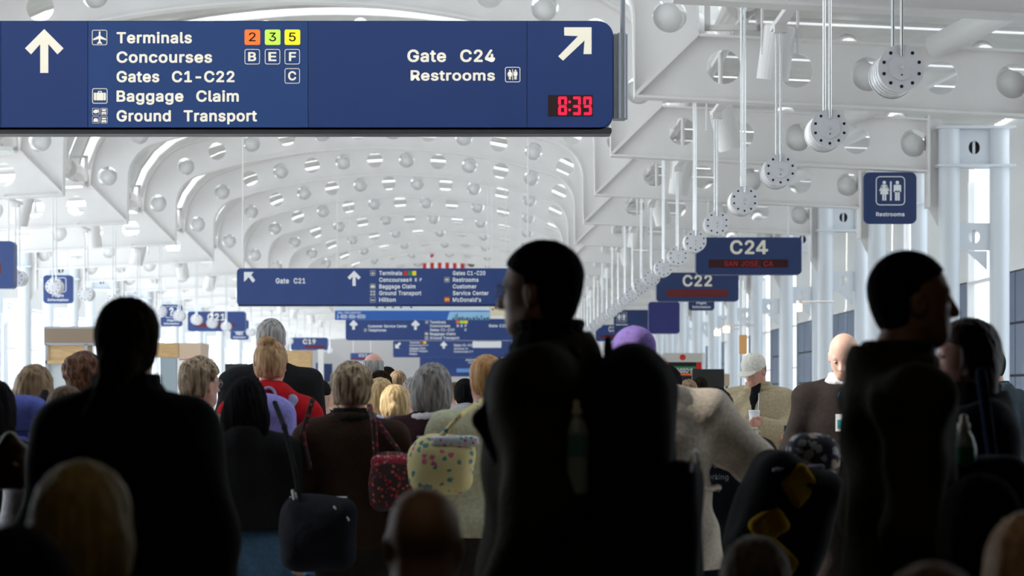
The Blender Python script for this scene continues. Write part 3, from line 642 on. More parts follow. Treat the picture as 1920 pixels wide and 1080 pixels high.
gate_sign('navy gate sign reading C19 left of the hall centre', 545, 614, 633, 656.5, 87.2, 'C19', 568, 592, 636, 645, (572, 608, 648, 653), bm=NAVY)
gate_sign('navy gate sign reading C17 far down the hall', 657, 700, 662, 676, 124.5, 'C17', 673, 688, 664, 669, (660, 697, 671, 674), bm=NAVY)
gate_sign('navy gate sign with red display cut by the left picture edge', -70, 26, 452, 541, 37.44, 'C23', -52, -8, 460, 484, (-55, 2, 494, 513), bm=NAVY)
gate_sign('small blue gate sign behind the man in the purple cap', 1117, 1200, 609, 640, 81.0, 'C20', 1141, 1160, 612, 622, (1125, 1190, 628, 634), bm=NAVY)
m = gate_sign('blank navy square sign beside the C22 sign', 1216, 1274.5, 566, 625.5, 56.1, None, 0, 0, 0, 0, None, bm=mat('navy_blank', (.025, .03, .16), .4))
Y = 31.28
m = sign_root('restroom_sign', 'square navy restrooms sign with man and woman symbols on the right', 1669, 371, Y)
board(m, 1619.5, 1718.5, 323, 419.5, Y, 11, NAVYD, .08); frame_shape(1642, 1697, 330.5, 385, 8, 1.6, Y, LWHITE, m, 0)
shapes(man(1658, 339, 376, True)+man(1682.5, 339, 376)+[[(1668.7, 340), (1671.8, 340), (1671.8, 376), (1668.7, 376)]], Y, LWHITE, m, 0)
letters('Restrooms', 1642.5, 1696, 398, 405.5, Y, LWHITE, m, 0); rods(m, (1640, 1700), 4.85, 326, Y, .01)
def info_sign(label, x0, x1, y0, y1, Y, lines, bm=NAVY):
    m = sign_root('information_sign', label, (x0+x1)/2, (y0+y1)/2, Y); w_ = x1-x0; h = y1-y0
    board(m, x0, x1, y0, y1, Y, w_*.12, bm, .1)
    frame_shape(x0+w_*.22, x1-w_*.22, y0+h*.08, y0+h*.60, w_*.08, w_*.02, Y, LWHITE, m, 0)
    letters('?', x0+w_*.40, x1-w_*.40, y0+h*.14, y0+h*.52, Y, LWHITE, m, 0)
    for i, s in enumerate(lines): q = len(s)*w_*.064; c = (x0+x1)/2; yy = y0+h*(.68+.15*i); letters(s, c-q/2, c+q/2, yy, yy+h*.085, Y, LWHITE, m, 0)
    rods(m, (x0+w_*.2, x1-w_*.2), 4.8, y0+2, Y)
info_sign('navy square flight information sign behind the second left lamp', 81, 136.5, 516, 569, 49.9, ('Flight', 'Information'))
info_sign('smaller blue information sign with question mark, left of gate sign C21', 301, 341.5, 571, 612, 62.3, ('Flight', 'Information'))
info_sign('small blue information sign beneath the C21 gate sign', 432, 466, 600, 637, 74.8, ('Flight', 'Information'))
info_sign('navy flight information sign half hidden behind gate sign C22', 1291, 1339.5, 532, 582, 56.1, ('Flight', 'Information'), NAVYD)
Y = 62.3
m = sign_root('restroom_sign', 'wide dark blue restrooms sign farther back on the right', 1205, 603, Y)
board(m, 1151, 1263, 581, 626, Y, 3, NAVYD, .12); frame_shape(1156, 1175, 585, 604, 2.5, .5, Y, LWHITE, m, 0); shapes(man(1161, 588, 601, True)+man(1170, 588, 601)+[[(1165.2, 588), (1166.2, 588), (1166.2, 601), (1165.2, 601)]], Y, LWHITE, m, 0)
letters('Restrooms', 1155, 1177, 607, 610, Y, LWHITE, m, 0); rods(m, (1160, 1255), 4.8, 583, Y)
# ---- flag
Y = 99.65
m = sign_root('hanging_flag', 'red and white striped flag hanging vertically at the far end of the vault', 831, 500, Y, 'flag')
x0, x1, n = 792.5, 870.5, 11
v = []; 
for i in range(n):
    a = x0+(x1-x0)*i/n; b_ = x0+(x1-x0)*(i+1)/n
    o = shapes([[(a, 466), (b_, 466), (b_, 545), (a, 545)]], Y, REDP if i % 2 == 0 else LWHITE, m, .02*(i % 2), 'stripe', .02)
shape([(788, 463.5), (875, 463.5), (875, 466.5), (788, 466.5)], Y, DARK, m, 0, 'pole')
m = sign_root('hall_banner', 'dark brown board hanging behind the striped flag', 835, 505, 105.8, 'banner')
board(m, 770, 915, 478, 545, 105.8, 1, mat('dark_board', (.12, .10, .10), .7), .1, 'board'); board(m, 764, 775, 478, 545, 105.7, 1, BLACK, .1, 'edge_post', dy=-.06)
# ---------------------------------------------------------------- kiosks and counters
def boxpx(b, L, x0, x1, y0, y1, Y, d, dy=0):
    a = P(x0, y1, Y); c = P(x1, y0, Y); b.box(a[0]-L.x, c[0]-L.x, dy, dy+d, a[2]-L.z, c[2]-L.z); return b
def unit(name, label, cat, x0, x1, Y, parts):
    X0 = P(x0, 0, Y)[0]; X1 = P(x1, 0, Y)[0]; r = empty(name, ((X0+X1)/2, Y, 0), 0, label, cat)
    for pn, mm, a0, a1, y0, y1, d, dy in parts:
        b = MB(); a = P(a0, y1, Y); c = P(a1, y0, Y); zb = max(0, a[2]); b.box(a[0]-r.location.x, c[0]-r.location.x, dy, dy+d, zb, c[2]); b.build(pn, mm, r)
    return r
LGREY = mat('light_grey_panel', (.55, .60, .62), .4)
unit('kiosk', 'kiosk with a long brown fascia sign and wooden cabinet at the left', 'kiosk', 82, 182, 40, [
    ('fascia_frame', GREYM, 82, 182, 612, 647, .9, 0), ('fascia_board', BROWN, 84, 179, 616, 643, .02, -.02),
    ('cabinet', WOOD, 89, 159, 647, 679, .7, .05), ('wooden_shelf', WOOD, 85, 160, 676, 682, .8, 0), ('post', GREYM, 159, 164, 645, 1000, .08, 0), ('post', GREYM, 84, 88, 645, 1000, .08, 0), ('side_panel', LGREY, 88, 159, 682, 900, .6, .1)])
unit('display_counter', 'pale wooden counter top box over a glazed case, left of the tall grey-haired man', 'counter', 290, 378, 44, [
    ('top_box', WOOD, 290, 334, 643, 670, 1.2, 0), ('top_box', mat('pale_wood', (.66, .50, .36), .5), 334, 376, 643, 671, 1.2, .02),
    ('case_frame', GREYM, 300, 333, 671, 900, .05, 0), ('glass_front', mat('case_glass', (.30, .37, .42), .15), 302, 331, 672, 895, .04, -.01), ('white_notice', LWHITE, 333, 400, 672, 760, .05, -.03), ('notice_print', NAVY, 345, 372, 680, 700, .01, -.04), ('notice_edge', REDP, 336, 397, 673, 675, .01, -.04)])
unit('wooden_counter', 'small wooden counter with dark top behind the red hooded woman', 'counter', 422, 470, 42, [('dark_top', BLACK, 422, 470, 682, 700, .8, 0), ('wood_front', WOOD, 423, 468, 700, 900, .7, .03)])
unit('wooden_counter', 'pale wooden partition far behind near gate sign C19', 'counter', 535, 583, 70, [('upper_panel', WOOD, 535, 583, 657, 700, .5, 0), ('back_panel', WOOD, 560, 583, 700, 900, .4, .05), ('lower_panel', mat('pale_wood', (.66, .5, .36), .5), 537, 560, 700, 900, .5, .02), ('post', WHITE, 596, 606, 655, 900, .2, .05)])
unit('blue_partition', 'dark blue partition standing far back left of the hall centre', 'partition', 606, 622, 72, [('panel', NAVYD, 606, 622, 682, 800, .3, 0), ('panel', NAVY, 592, 600, 680, 720, .2, .05)])
k = unit('food_kiosk', 'cream and red food kiosk with a red dot reading REGGIO S on its menu screen', 'kiosk', 1238, 1322, 35, [
    ('cream_header', mat('kiosk_cream', (.58, .55, .50), .5), 1243, 1317, 662, 679, .8, 0), ('red_side', REDP, 1245, 1254, 679, 700, .7, .05), ('red_side', REDP, 1306, 1316, 679, 700, .7, .05),
    ('menu_screen', BLACK, 1254, 1306, 679, 900, .5, .08), ('green_strip', GREEN, 1255, 1305, 687, 691, .02, .06), ('frame_post', LWHITE, 1236, 1243, 662, 900, .1, 0), ('frame_post', LWHITE, 1317, 1322, 661, 900, .1, 0), ('orange_strip', ORANGE, 1258, 1300, 700, 704, .02, .05)])  # the green strip is plain colour without emission
letters("REGGIO'S", 1257, 1300, 691, 699, 35, LWHITE, k, -.06)
shape(circ(1280, 670, 5.6, 20), 35, REDP, k, .0, 'red_dot')
unit('display_screen', 'black freestanding board beside the red and cream food kiosk', 'board', 1296, 1358, 33, [('board', BLACK, 1298, 1358, 692, 900, .1, 0), ('stand', GREYM, 1350, 1353, 900, 1000, .1, .0)])
unit('display_board', 'small wooden notice box right of the black board', 'board', 1358, 1376, 36, [('box', mat('pale_wood', (.66, .5, .36), .5), 1358, 1368, 701, 724, .2, 0), ('shelf', ORANGE, 1358, 1367, 734, 738, .2, 0), ('post', GREYM, 1360, 1366, 724, 900, .1, .05)])
m = sign_root('advertising_banner', 'orange poster hanging between the white columns near the cream capped man', 1393, 643, 43.72, 'banner')
board(m, 1386, 1401, 628, 664, 43.72, 1, mat('orange_poster', (.85, .42, .15), .5), .05, 'poster'); rods(m, (1388, 1399), 5.0, 630, 43.72)
k = unit('red_stand', 'red stand with a white notice beside the man in the dark suit', 'stand', 1467, 1516, 12.6, [('red_panel', REDP, 1467, 1516, 816, 905, .04, 0), ('white_notice', LWHITE, 1467, 1481, 819, 843, .006, -.01), ('green_print', GREEN, 1469, 1477, 823, 838, .004, -.014), ('dark_top', BLACK, 1471, 1497, 798, 816, .04, .01)])
for xx in (1470, 1512): a = P(xx, 900, 12.6); MB().box(a[0]-k.location.x-.015, a[0]-k.location.x+.015, 0, .04, 0, .95).build('leg', BLACK, k)
# ---------------------------------------------------------------- figures: signed distance fields meshed by surface nets
def rotm(yaw=0, pitch=0, roll=0): return np.array(Matrix.Rotation(yaw, 3, 'Z') @ Matrix.Rotation(pitch, 3, 'X') @ Matrix.Rotation(roll, 3, 'Y'), dtype=np.float32)
class SDF:
    def __init__(s): s.p = []
    def add(s, fn, lo, hi, k=.03, op='u'): s.p.append((fn, np.array(lo, float), np.array(hi, float), k, op)); return s
    def ell(s, c, r, k=.03, R=None, piv=None, op='u'):
        c = np.array(c, float); r = np.array(r, float)
        if R is not None:
            pv = np.array(piv if piv is not None else c, float); cw = R@(c-pv)+pv; m = float(max(r)); lo, hi = cw-m, cw+m
            def fn(X, Y, Z):
                x, y, z = X-cw[0], Y-cw[1], Z-cw[2]; a = [(R[0][i]*x+R[1][i]*y+R[2][i]*z)/r[i] for i in range(3)]
                q = np.sqrt(a[0]**2+a[1]**2+a[2]**2)+1e-6; g = np.sqrt((a[0]/r[0])**2+(a[1]/r[1])**2+(a[2]/r[2])**2)+1e-6; return q*(q-1)/g
        else:
            lo, hi = c-r, c+r
            def fn(X, Y, Z):
                x, y, z = (X-c[0])/r[0], (Y-c[1])/r[1], (Z-c[2])/r[2]; q = np.sqrt(x*x+y*y+z*z)+1e-6
                g = np.sqrt((x/r[0])**2+(y/r[1])**2+(z/r[2])**2)+1e-6; return q*(q-1)/g
        return s.add(fn, lo, hi, k, op)
    def cap(s, a, b, ra, rb, k=.03, R=None, piv=None, flat=1.0):
        a = np.array(a, float); b = np.array(b, float)
        if R is not None: pv = np.array(piv, float); a = R@(a-pv)+pv; b = R@(b-pv)+pv
        lo = np.minimum(a-ra, b-rb); hi = np.maximum(a+ra, b+rb); d = b-a; L = float(d@d)+1e-9
        def fn(X, Y, Z):
            x, y, z = X-a[0], Y-a[1], Z-a[2]; t = np.clip((x*d[0]+y*d[1]+z*d[2])/L, 0, 1)
            return np.sqrt((x-t*d[0])**2+((y-t*d[1])/flat)**2+(z-t*d[2])**2)-(ra+(rb-ra)*t)
        return s.add(fn, lo, hi, k)
    def box(s, c, h, r, k=.02, R=None, op='u'):
        c = np.array(c, float); h = np.array(h, float); m = float(np.linalg.norm(h)) if R is not None else h
        def fn(X, Y, Z):
            x, y, z = X-c[0], Y-c[1], Z-c[2]
            if R is not None: x, y, z = (R[0][0]*x+R[1][0]*y+R[2][0]*z), (R[0][1]*x+R[1][1]*y+R[2][1]*z), (R[0][2]*x+R[1][2]*y+R[2][2]*z)
            qx, qy, qz = np.abs(x)-h[0]+r, np.abs(y)-h[1]+r, np.abs(z)-h[2]+r
            return np.sqrt(np.maximum(qx, 0)**2+np.maximum(qy, 0)**2+np.maximum(qz, 0)**2)+np.minimum(np.maximum(qx, np.maximum(qy, qz)), 0)-r
        return s.add(fn, c-m, c+m, k, op)
    def mesh(s, cell, disp=None, cuts=()):
        us = [p for p in s.p if p[4] == 'u']; lo = np.min([p[1] for p in us], 0)-cell*3-.012; hi = np.max([p[2] for p in us], 0)+cell*3+.012
        n = np.maximum(4, np.ceil((hi-lo)/cell).astype(int)+1); ax = [(lo[i]+cell*np.arange(n[i])).astype(np.float32) for i in range(3)]
        D = np.full(tuple(n), .12, np.float32)
        for fn, a, b, k, op in s.p:
            m = k+cell*2+.03; i0 = np.clip(((a-m-lo)/cell).astype(int), 0, n-1); i1 = np.clip(((b+m-lo)/cell).astype(int)+2, 1, n)
            if (i1 <= i0).any(): continue
            sl = tuple(slice(i0[i], i1[i]) for i in range(3)); X, Y, Z = np.meshgrid(ax[0][sl[0]], ax[1][sl[1]], ax[2][sl[2]], indexing='ij', sparse=True)
            v = fn(X, Y, Z).astype(np.float32); o = D[sl]
            if op == 'u': h = np.maximum(k-np.abs(o-v), 0)/max(k, 1e-6); D[sl] = np.minimum(o, v)-h*h*k*.25
            else: h = np.maximum(k-np.abs(o+v), 0)/max(k, 1e-6); D[sl] = np.maximum(o, -v)+h*h*k*.25
        X, Y, Z = np.meshgrid(*ax, indexing='ij', sparse=True)
        if disp is not None: near = np.abs(D) < .06; D = np.where(near, D+disp(X, Y, Z).astype(np.float32), D)
        for cf in cuts: D = np.maximum(D, cf(X, Y, Z).astype(np.float32))
        D[0] = D[-1] = .1; D[:, 0] = D[:, -1] = .1; D[:, :, 0] = D[:, :, -1] = .1
        I = D < 0; nx, ny, nz = D.shape
        cs = np.zeros((nx-1, ny-1, nz-1), np.int8)
        for a in (0, 1):
            for b in (0, 1):
                for c in (0, 1): cs += I[a:nx-1+a, b:ny-1+b, c:nz-1+c]
        act = (cs > 0) & (cs < 8); idx = np.full(act.shape, -1, np.int64); ijk = np.argwhere(act); idx[act] = np.arange(len(ijk))
        acc = np.zeros((len(ijk), 3)); cnt = np.zeros(len(ijk)); i, j, k_ = ijk.T
        cn = [(a, b, c) for a in (0, 1) for b in (0, 1) for c in (0, 1)]; val = {q: D[i+q[0], j+q[1], k_+q[2]] for q in cn}
        for q in cn:
            for d in range(3):
                if q[d]: continue
                q2 = list(q); q2[d] = 1; v0, v1 = val[q], val[tuple(q2)]; m = (v0 < 0) != (v1 < 0); t = np.where(m, v0/np.where(m, v0-v1, 1), 0)
                pt = np.tile(np.array(q, float), (len(ijk), 1)); pt[:, d] = t; acc[m] += pt[m]; cnt[m] += 1
        V = lo+(ijk+acc/np.maximum(cnt, 1)[:, None])*cell; Fs = []
        for d in range(3):
            e = [0, 0, 0]; e[d] = 1; A = I[:nx-e[0], :ny-e[1], :nz-e[2]]; B = I[e[0]:, e[1]:, e[2]:]; ed = np.argwhere(A != B)
            u, w_ = [(1, 2), (2, 0), (0, 1)][d]; ed = ed[(ed[:, u] > 0) & (ed[:, w_] > 0)]
            if not len(ed): continue
            fl = A[ed[:, 0], ed[:, 1], ed[:, 2]]; q = []
            for du, dw in ((0, 0), (-1, 0), (-1, -1), (0, -1)): c = ed.copy(); c[:, u] += du; c[:, w_] += dw; q.append(idx[c[:, 0], c[:, 1], c[:, 2]])
            q = np.stack(q, 1); q[~fl] = q[~fl][:, ::-1]; Fs.append(q)
        return V, np.concatenate(Fs)
def np_mesh(name, V, Fq, m, parent=None):
    me = bpy.data.meshes.new(name); me.vertices.add(len(V)); me.vertices.foreach_set('co', V.astype(np.float32).ravel())
    me.loops.add(Fq.size); me.loops.foreach_set('vertex_index', Fq.ravel().astype(np.int32)); me.polygons.add(len(Fq)); me.polygons.foreach_set('loop_start', np.arange(0, Fq.size, 4, dtype=np.int32)); me.update(calc_edges=True); me.validate(); me.shade_smooth()
    me.materials.append(m); o = bpy.data.objects.new(name, me); link(o, parent); return o
def folds(amp, seed=0, f=1.0):
    r = random.Random(seed); a, b, c = r.uniform(0, 6), r.uniform(0, 6), r.uniform(.7, 1.3)
    def d(X, Y, Z): return amp*(np.sin(f*26*Z+f*9*X*c+3.2*np.sin(f*11*X+a)+2*np.sin(14*Y+b))*.5+np.sin(f*15*X-f*21*Z+b+2*np.sin(9*Z+a))*.5)
    return d
def skin_m(n, c): return mat('skin_'+n, c, .55, noise=.05, nscale=30)
def cloth(n, c, **k): return mat('cloth_'+n, c, .85, noise=.12, nscale=60, bump=.25, spec=.08, **k)
def hair_m(n, c, c2): return mat('hair_'+n, c, .5, col2=c2, nscale=70, stretch=(1, 1, .09), bump=.6, spec=.15)
SK_L = skin_m('light', (.66, .40, .30)); SK_R = skin_m('rosy', (.70, .36, .28)); SK_D = skin_m('tan', (.34, .18, .11))
EYE = mat('eye_white', (.7, .7, .68), .2); IRIS = mat('iris', (.03, .02, .015), .2)
def person(label, px, top, Y, rz=0, fat=1.0, skin=SK_L, hair='short', hm=None, top_m=None, leg_m=None, group=None, shoulder=.19, arms=None, head_yaw=0, head_pitch=0, head_roll=0, hoff=(0, 0), cell=.013, face=False, seated=False, bulk=.02, hem=.50, collar=None, collar_m=None, hood=False, sleeve_m=None, female=False, hcell=.007, fold=.006, hscale=1.0, cap=None, lean=0, gap=.0, shoe=BLACK, cx=None, seed=None, hems=0, hairtop=.012):
    """stands on the floor below (px, Y); top = pixel row of the crown"""
    seed = seed if seed is not None else int(px*7+top)
    ht = CH+(CY-top)*Y/F-hairtop; x0 = (px-CX)*Y/F
    h = ht if not seated else ht+.38
    zo = -(.38) if seated else 0     # seated: upper body lowered by the leg length saved
    sc = h/1.75
    def z(v): return v*h+zo
    root = empty('person', (x0, Y, 0), rz, label, 'person', group)
    S0 = shoulder*sc; hx, hy = hoff
    NK = (hx*.5, -.015+hy*.5, z(.845)); HB = np.array((hx, .005+hy, z(.845)+.02))
    R = rotm(head_yaw, head_pitch, head_roll)
    hs = hscale*(.96 if female else 1.0)*min(1.04, max(.9, sc))
    def hp(x, y, zz): return (HB[0]+x*hs, HB[1]+y*hs, ht+HB[2]*0-(.232-zz)*hs if False else (z(1.0)-(.232-zz)*hs))
    hz = z(1.0)
    def Hp(x, y, zz): return (hx+x*hs, hy+.005+y*hs, hz+(zz-.232)*hs)      # zz: 0 chin .. .232 crown
    piv = Hp(0, -.02, .02)
    el = {}
    A = arms or {}
    dl = ((S0+.045*fat+gap, -.03, z(.615)), (S0+.045*fat+gap, .07, z(.49)))
    arm = {}
    for s in (1, -1):
        e, w_ = A.get(s, dl); e = (e[0]*s, e[1], e[2]); w_ = (w_[0]*s, w_[1], w_[2]); arm[s] = (np.array((S0*s, -.01, z(.788))), np.array(e), np.array(w_))
    def torso(B, inf, fatk=1.0, k=.05):
        f_ = fat
        
        for s_ in (1, -1): B.cap((0, -.014, z(.828)), (s_*S0*.90, -.01, z(.790)), .060*sc+inf*.8, .052*sc+inf*.9, k, flat=1.15)
        B.cap((0, -.012, z(.83)), (0, -.012, z(.80)), .07*sc+inf, .10*sc+inf, k)
        B.ell((0, -.005, z(.72)), (.158*sc*f_+inf, .112*sc*f_+inf, .21*sc), k)
        B.ell((0, .0, z(.61)), (.140*sc*f_+inf, .105*sc*f_+inf, .17*sc), k)
        B.ell((0, -.01, z(.52)), ((.172 if female else .158)*sc*f_+inf, .118*sc*f_+inf, .13*sc+inf*.5), k)
        if female: B.ell((.07*sc, .10*sc, z(.72)), (.055*sc+inf*.5,)*3, .04).ell((-.07*sc, .10*sc, z(.72)), (.055*sc+inf*.5,)*3, .04)
    def armp(B, inf, s, hand=False, k=.03, end=1.0):
        a, e, w_ = arm[s]; w2 = e+(w_-e)*end
        B.cap(a, e, .052*sc*min(1.15, fat)+inf, .040*sc+inf, k+.01); B.cap(e, w2, .040*sc+inf, .028*sc+inf*.9, k)
        if hand:
            d = (w_-e)/np.linalg.norm(w_-e); side = np.cross(d, (0, 1, 0)); side = side/(np.linalg.norm(side)+1e-6) if np.linalg.norm(side) > .2 else np.array((1., 0, 0)); nrm = np.cross(side, d)
            p = w_+d*.045; B.cap(w_, p+d*.03, .024, .032, .015)
            for i, (o, L) in enumerate(((-.030, .070), (-.010, .080), (.011, .074), (.030, .058))):
                b0 = p+d*.03+side*o; b1 = b0+d*L*.5+nrm*.006; b2 = b1+d*L*.38+nrm*.028; B.cap(b0, b1, .0105, .0095, .006); B.cap(b1, b2, .0095, .008, .004)
            t0 = w_+d*.02-side*.022*s; t1 = t0+d*.035-side*.022*s+nrm*.012; B.cap(t0, t1, .013, .011, .01); B.cap(t1, t1+d*.028+nrm*.01, .011, .009, .005)
    if seated:
        hipz = .50; legs = {s: [np.array((.09*s, 0, hipz)), np.array((.11*s, .46, .50)), np.array((.11*s, .44, .09))] for s in (1, -1)}
    else: legs = {s: [np.array((.088*sc*s, -.01, z(.50))), np.array((.095*sc*s, .01, z(.275))), np.array((.10*sc*s, -.02, z(.05)))] for s in (1, -1)}
    def legp(B, inf, s, k=.03, endf=1.0):
        a, b, c = legs[s]; B.cap(a, b, .082*sc*fat+inf, .055*sc+inf, k); B.cap(b, b+(c-b)*endf, .055*sc+inf, .038*sc+inf, k)
    B = SDF()
    torso(B, 0)
    for s in (1, -1): armp(B, 0, s, True); legp(B, 0, s); c = legs[s][2]; B.cap((c[0], c[1]-.03, .035), (c[0], c[1]+.15, .028), .033, .026, .03)
    nr = .052 if female else .060
    B.cap(NK, Hp(0, -.022, .06), (nr+.004)*sc, nr*hs, .035)
    # head
    K = dict(R=R, piv=piv)
    B.ell(Hp(0, -.012, .150), (.075*hs, .094*hs, .083*hs), .02, **K); B.ell(Hp(0, .018, .095), (.064*hs, .072*hs, .085*hs), .03, **K)
    B.ell(Hp(0, .050, .030), (.036*hs, .034*hs, .028*hs), .03, **K); B.cap(Hp(.05, .0, .06), Hp(.012, .055, .025), .020*hs, .018*hs, .02, **K); B.cap(Hp(-.05, .0, .06), Hp(-.012, .055, .025), .020*hs, .018*hs, .02, **K)
    B.cap(Hp(0, .083, .125), Hp(0, .104, .082), .009*hs, .013*hs, .012, **K); B.ell(Hp(.012, .093, .080), (.009*hs,)*3, .008, **K); B.ell(Hp(-.012, .093, .080), (.009*hs,)*3, .008, **K)
    B.cap(Hp(-.032, .072, .136), Hp(.032, .072, .136), .011*hs, .011*hs, .014, **K)
    B.ell(Hp(0, .082, .055), (.021*hs, .010*hs, .006*hs), .006, **K); B.ell(Hp(0, .080, .046), (.018*hs, .011*hs, .007*hs), .006, **K)
    for s in (1, -1):
        B.ell(Hp(.031*s, .094, .116), (.014*hs, .013*hs, .010*hs), .01, op='s', **K)
        B.ell(Hp(.077*s, -.008, .105), (.011*hs, .020*hs, .032*hs), .008, **K); B.ell(Hp(.086*s, .0, .107), (.006*hs, .010*hs, .018*hs), .004, op='s', **K)
    V, Fq = B.mesh(cell if not face else min(cell, .0075)); np_mesh('body', V, Fq, skin, root)
    if face:
        for s in (1, -1):
            c = R@(np.array(Hp(.031*s, .083, .116))-np.array(piv))+np.array(piv); f_ = R@np.array((0, 1, 0))
            MB().tube(c-f_*.008, c+f_*.0015, .011, .008, n=12).build('eye', EYE, root, True); MB().tube(c+f_*.0016, c+f_*.004, .0052, .004, n=10).build('iris', IRIS, root)
    # garments
    ccell = cell*1.05
    if top_m:
        G = SDF(); torso(G, bulk, k=.06)
        for s in (1, -1): armp(G, bulk*.95, s, k=.055)
        if not seated: G.cap((-.06*sc, -.01, z(hem+.02)), (.06*sc, -.01, z(hem+.02)), .115*sc*fat+bulk+hems, .115*sc*fat+bulk+hems, .06)
        if hood: G.ell((0, -.085, z(.852)), (.125*sc, .085*sc, .062*sc), .04).ell((0, -.12, z(.82)), (.10, .06, .07), .04)
        else: G.cap((0, -.018, z(.84)), (0, -.015, z(.838)), .082*sc+bulk*.3, .078*sc+bulk*.3, .04)
        zh = z(hem); zn = z(.852)
        cuts = [lambda X, Y, Z: zh-Z+0*X+0*Y]
        if not hood: cuts.append(lambda X, Y, Z: (Z-zn)+.32*(Y+.01)+0*X)
        # wrists end before the hand
        V, Fq = G.mesh(ccell, folds(fold, seed), cuts); np_mesh('jacket' if bulk > .024 else 'top', V, Fq, top_m, root)
    if collar:
        G = SDF()
        for i in range(16):
            a = 2*PI*i/16; a2 = 2*PI*(i+1)/16; r = .083*sc
            G.cap((r*math.cos(a)+hx*.4, -.02+r*.95*math.sin(a)+hy*.4, z(.862)+collar), (r*math.cos(a2)+hx*.4, -.02+r*.95*math.sin(a2)+hy*.4, z(.862)+collar), .013, .013, .01)
            G.cap((r*1.15*math.cos(a), -.02+r*1.1*math.sin(a), z(.845)), (r*1.15*math.cos(a2), -.02+r*1.1*math.sin(a2), z(.845)), .018, .018, .02)
            if collar > .02: G.cap((r*1.08*math.cos(a)+hx*.2, -.02+r*math.sin(a), z(.85)+collar*.5), (r*1.08*math.cos(a2)+hx*.2, -.02+r*math.sin(a2), z(.85)+collar*.5), .016, .016, .015)
        V, Fq = G.mesh(.008); np_mesh('collar', V, Fq, collar_m or top_m, root)
    if leg_m:
        G = SDF(); G.ell((0, -.01, (z(.52) if not seated else .52)), (.168*sc*fat+.012, .122*sc*fat+.01, .12*sc), .05)
        for s in (1, -1): legp(G, .018, s, .04, .98)
        zt = (z(.575) if not seated else .62)
        V, Fq = G.mesh(cell*1.3, folds(.004, seed+1), [lambda X, Y, Z: Z-zt+0*X+0*Y]); np_mesh('trousers', V, Fq, leg_m, root)
    for s in (1, -1):
        c = legs[s][2]; G = SDF(); G.cap((c[0], c[1]-.03, .045), (c[0]+.01*s, c[1]+.16, .038), .046, .038, .03).cap((c[0], c[1]-.02, .10), (c[0], c[1]-.02, .06), .045, .045, .02)
        V, Fq = G.mesh(.014, None, [lambda X, Y, Z: .004-Z+0*X+0*Y]); np_mesh('shoe', V, Fq, shoe, root)
    # hair
    if hair != 'none' and hm:
        G = SDF(); rr_ = random.Random(seed); cxh, cyh = hx, hy+.005
        g = .010 if hair in ('short', 'crop', 'rim') else .016
        if hair == 'crop': g = .006
        if hair in ('fluffy', 'curly'): g = .020
        G.ell(Hp(0, -.014, .150), ((.075+g)*hs, (.094+g)*hs, (.085+g)*hs), .02, **K)
        if hair in ('short', 'fluffy', 'bob', 'crop', 'rim', 'bun', 'ponytail', 'long', 'curly'): G.ell(Hp(0, -.034, .095), ((.064+g)*hs, (.058+g)*hs, (.068+g)*hs), .03, **K)
        if hair == 'bob': G.ell(Hp(0, -.035, .085), (.098*hs, .092*hs, .085*hs), .03, **K).ell(Hp(0, -.045, .04), (.088*hs, .075*hs, .055*hs), .03, **K)
        if hair == 'long':
            G.ell(Hp(0, -.035, .09), (.10*hs, .09*hs, .10*hs), .03, **K)
            for dx in (-.055, 0, .055): G.cap(Hp(dx, -.05, .05), Hp(dx*1.25, -.085, -.20), .056*hs, .036*hs, .04, flat=.8)
        if hair == 'ponytail':
            G.ell(Hp(-.01, -.09, .06), (.04*hs,)*3, .03, **K).cap(Hp(-.012, -.10, .05), Hp(-.045, -.14, -.10), .040, .050, .04).cap(Hp(-.045, -.14, -.10), Hp(-.055, -.13, -.30), .050, .028, .04)
        if hair == 'bun':
            for i in range(22): a = rr_.uniform(0, 6.28); q = rr_.uniform(.2, 1); G.ell(Hp(-.012+.046*q*math.cos(a), -.05+.04*q*math.sin(a), .262-.03*q+rr_.uniform(-.008, .008)), (rr_.uniform(.011, .017)*hs,)*3, .01, **K)
            G.ell(Hp(-.012, -.05, .240), (.052*hs, .045*hs, .030*hs), .01, **K)
        if hair == 'lowbun': G.ell(Hp(0, -.045, .095), (.085*hs, .078*hs, .085*hs), .03, **K).ell(Hp(0, -.13, .10), (.034*hs, .03*hs, .04*hs), .012, **K)
        if hair in ('curly', 'fluffy'):
            for i in range(46 if hair == 'curly' else 26):
                a = rr_.uniform(0, 6.28); e = rr_.uniform(-.5 if hair == 'curly' else -.1, 1.5); q = .098 if hair == 'curly' else .092
                G.ell(Hp(q*math.cos(a)*math.cos(e), -.02+q*1.05*math.sin(a)*math.cos(e), .145+.088*math.sin(e)), (rr_.uniform(.014, .026)*hs,)*3, .012, **K)
        n_ = {'curly': 14, 'fluffy': 22}.get(hair, 30); amp = {'crop': .0012, 'short': .0022, 'curly': .005, 'rim': .001}.get(hair, .0035)
        def disp(X, Y, Z):
            t = np.arctan2(Y-cyh+.01, X-cxh); return amp*(np.sin(n_*t+4*np.sin(2.3*t+seed)+2.5*np.sin(24*Z+seed+3*np.sin(4*t))+1.2*np.sin(60*Z))*.5+np.sin(n_*2.1*t+3*np.sin(17*Z+5*X*9)+2*np.sin(5*t))*.35+.4*np.sin(7*t+15*Z+seed))
        Ri = R.T; pv = np.array(piv)
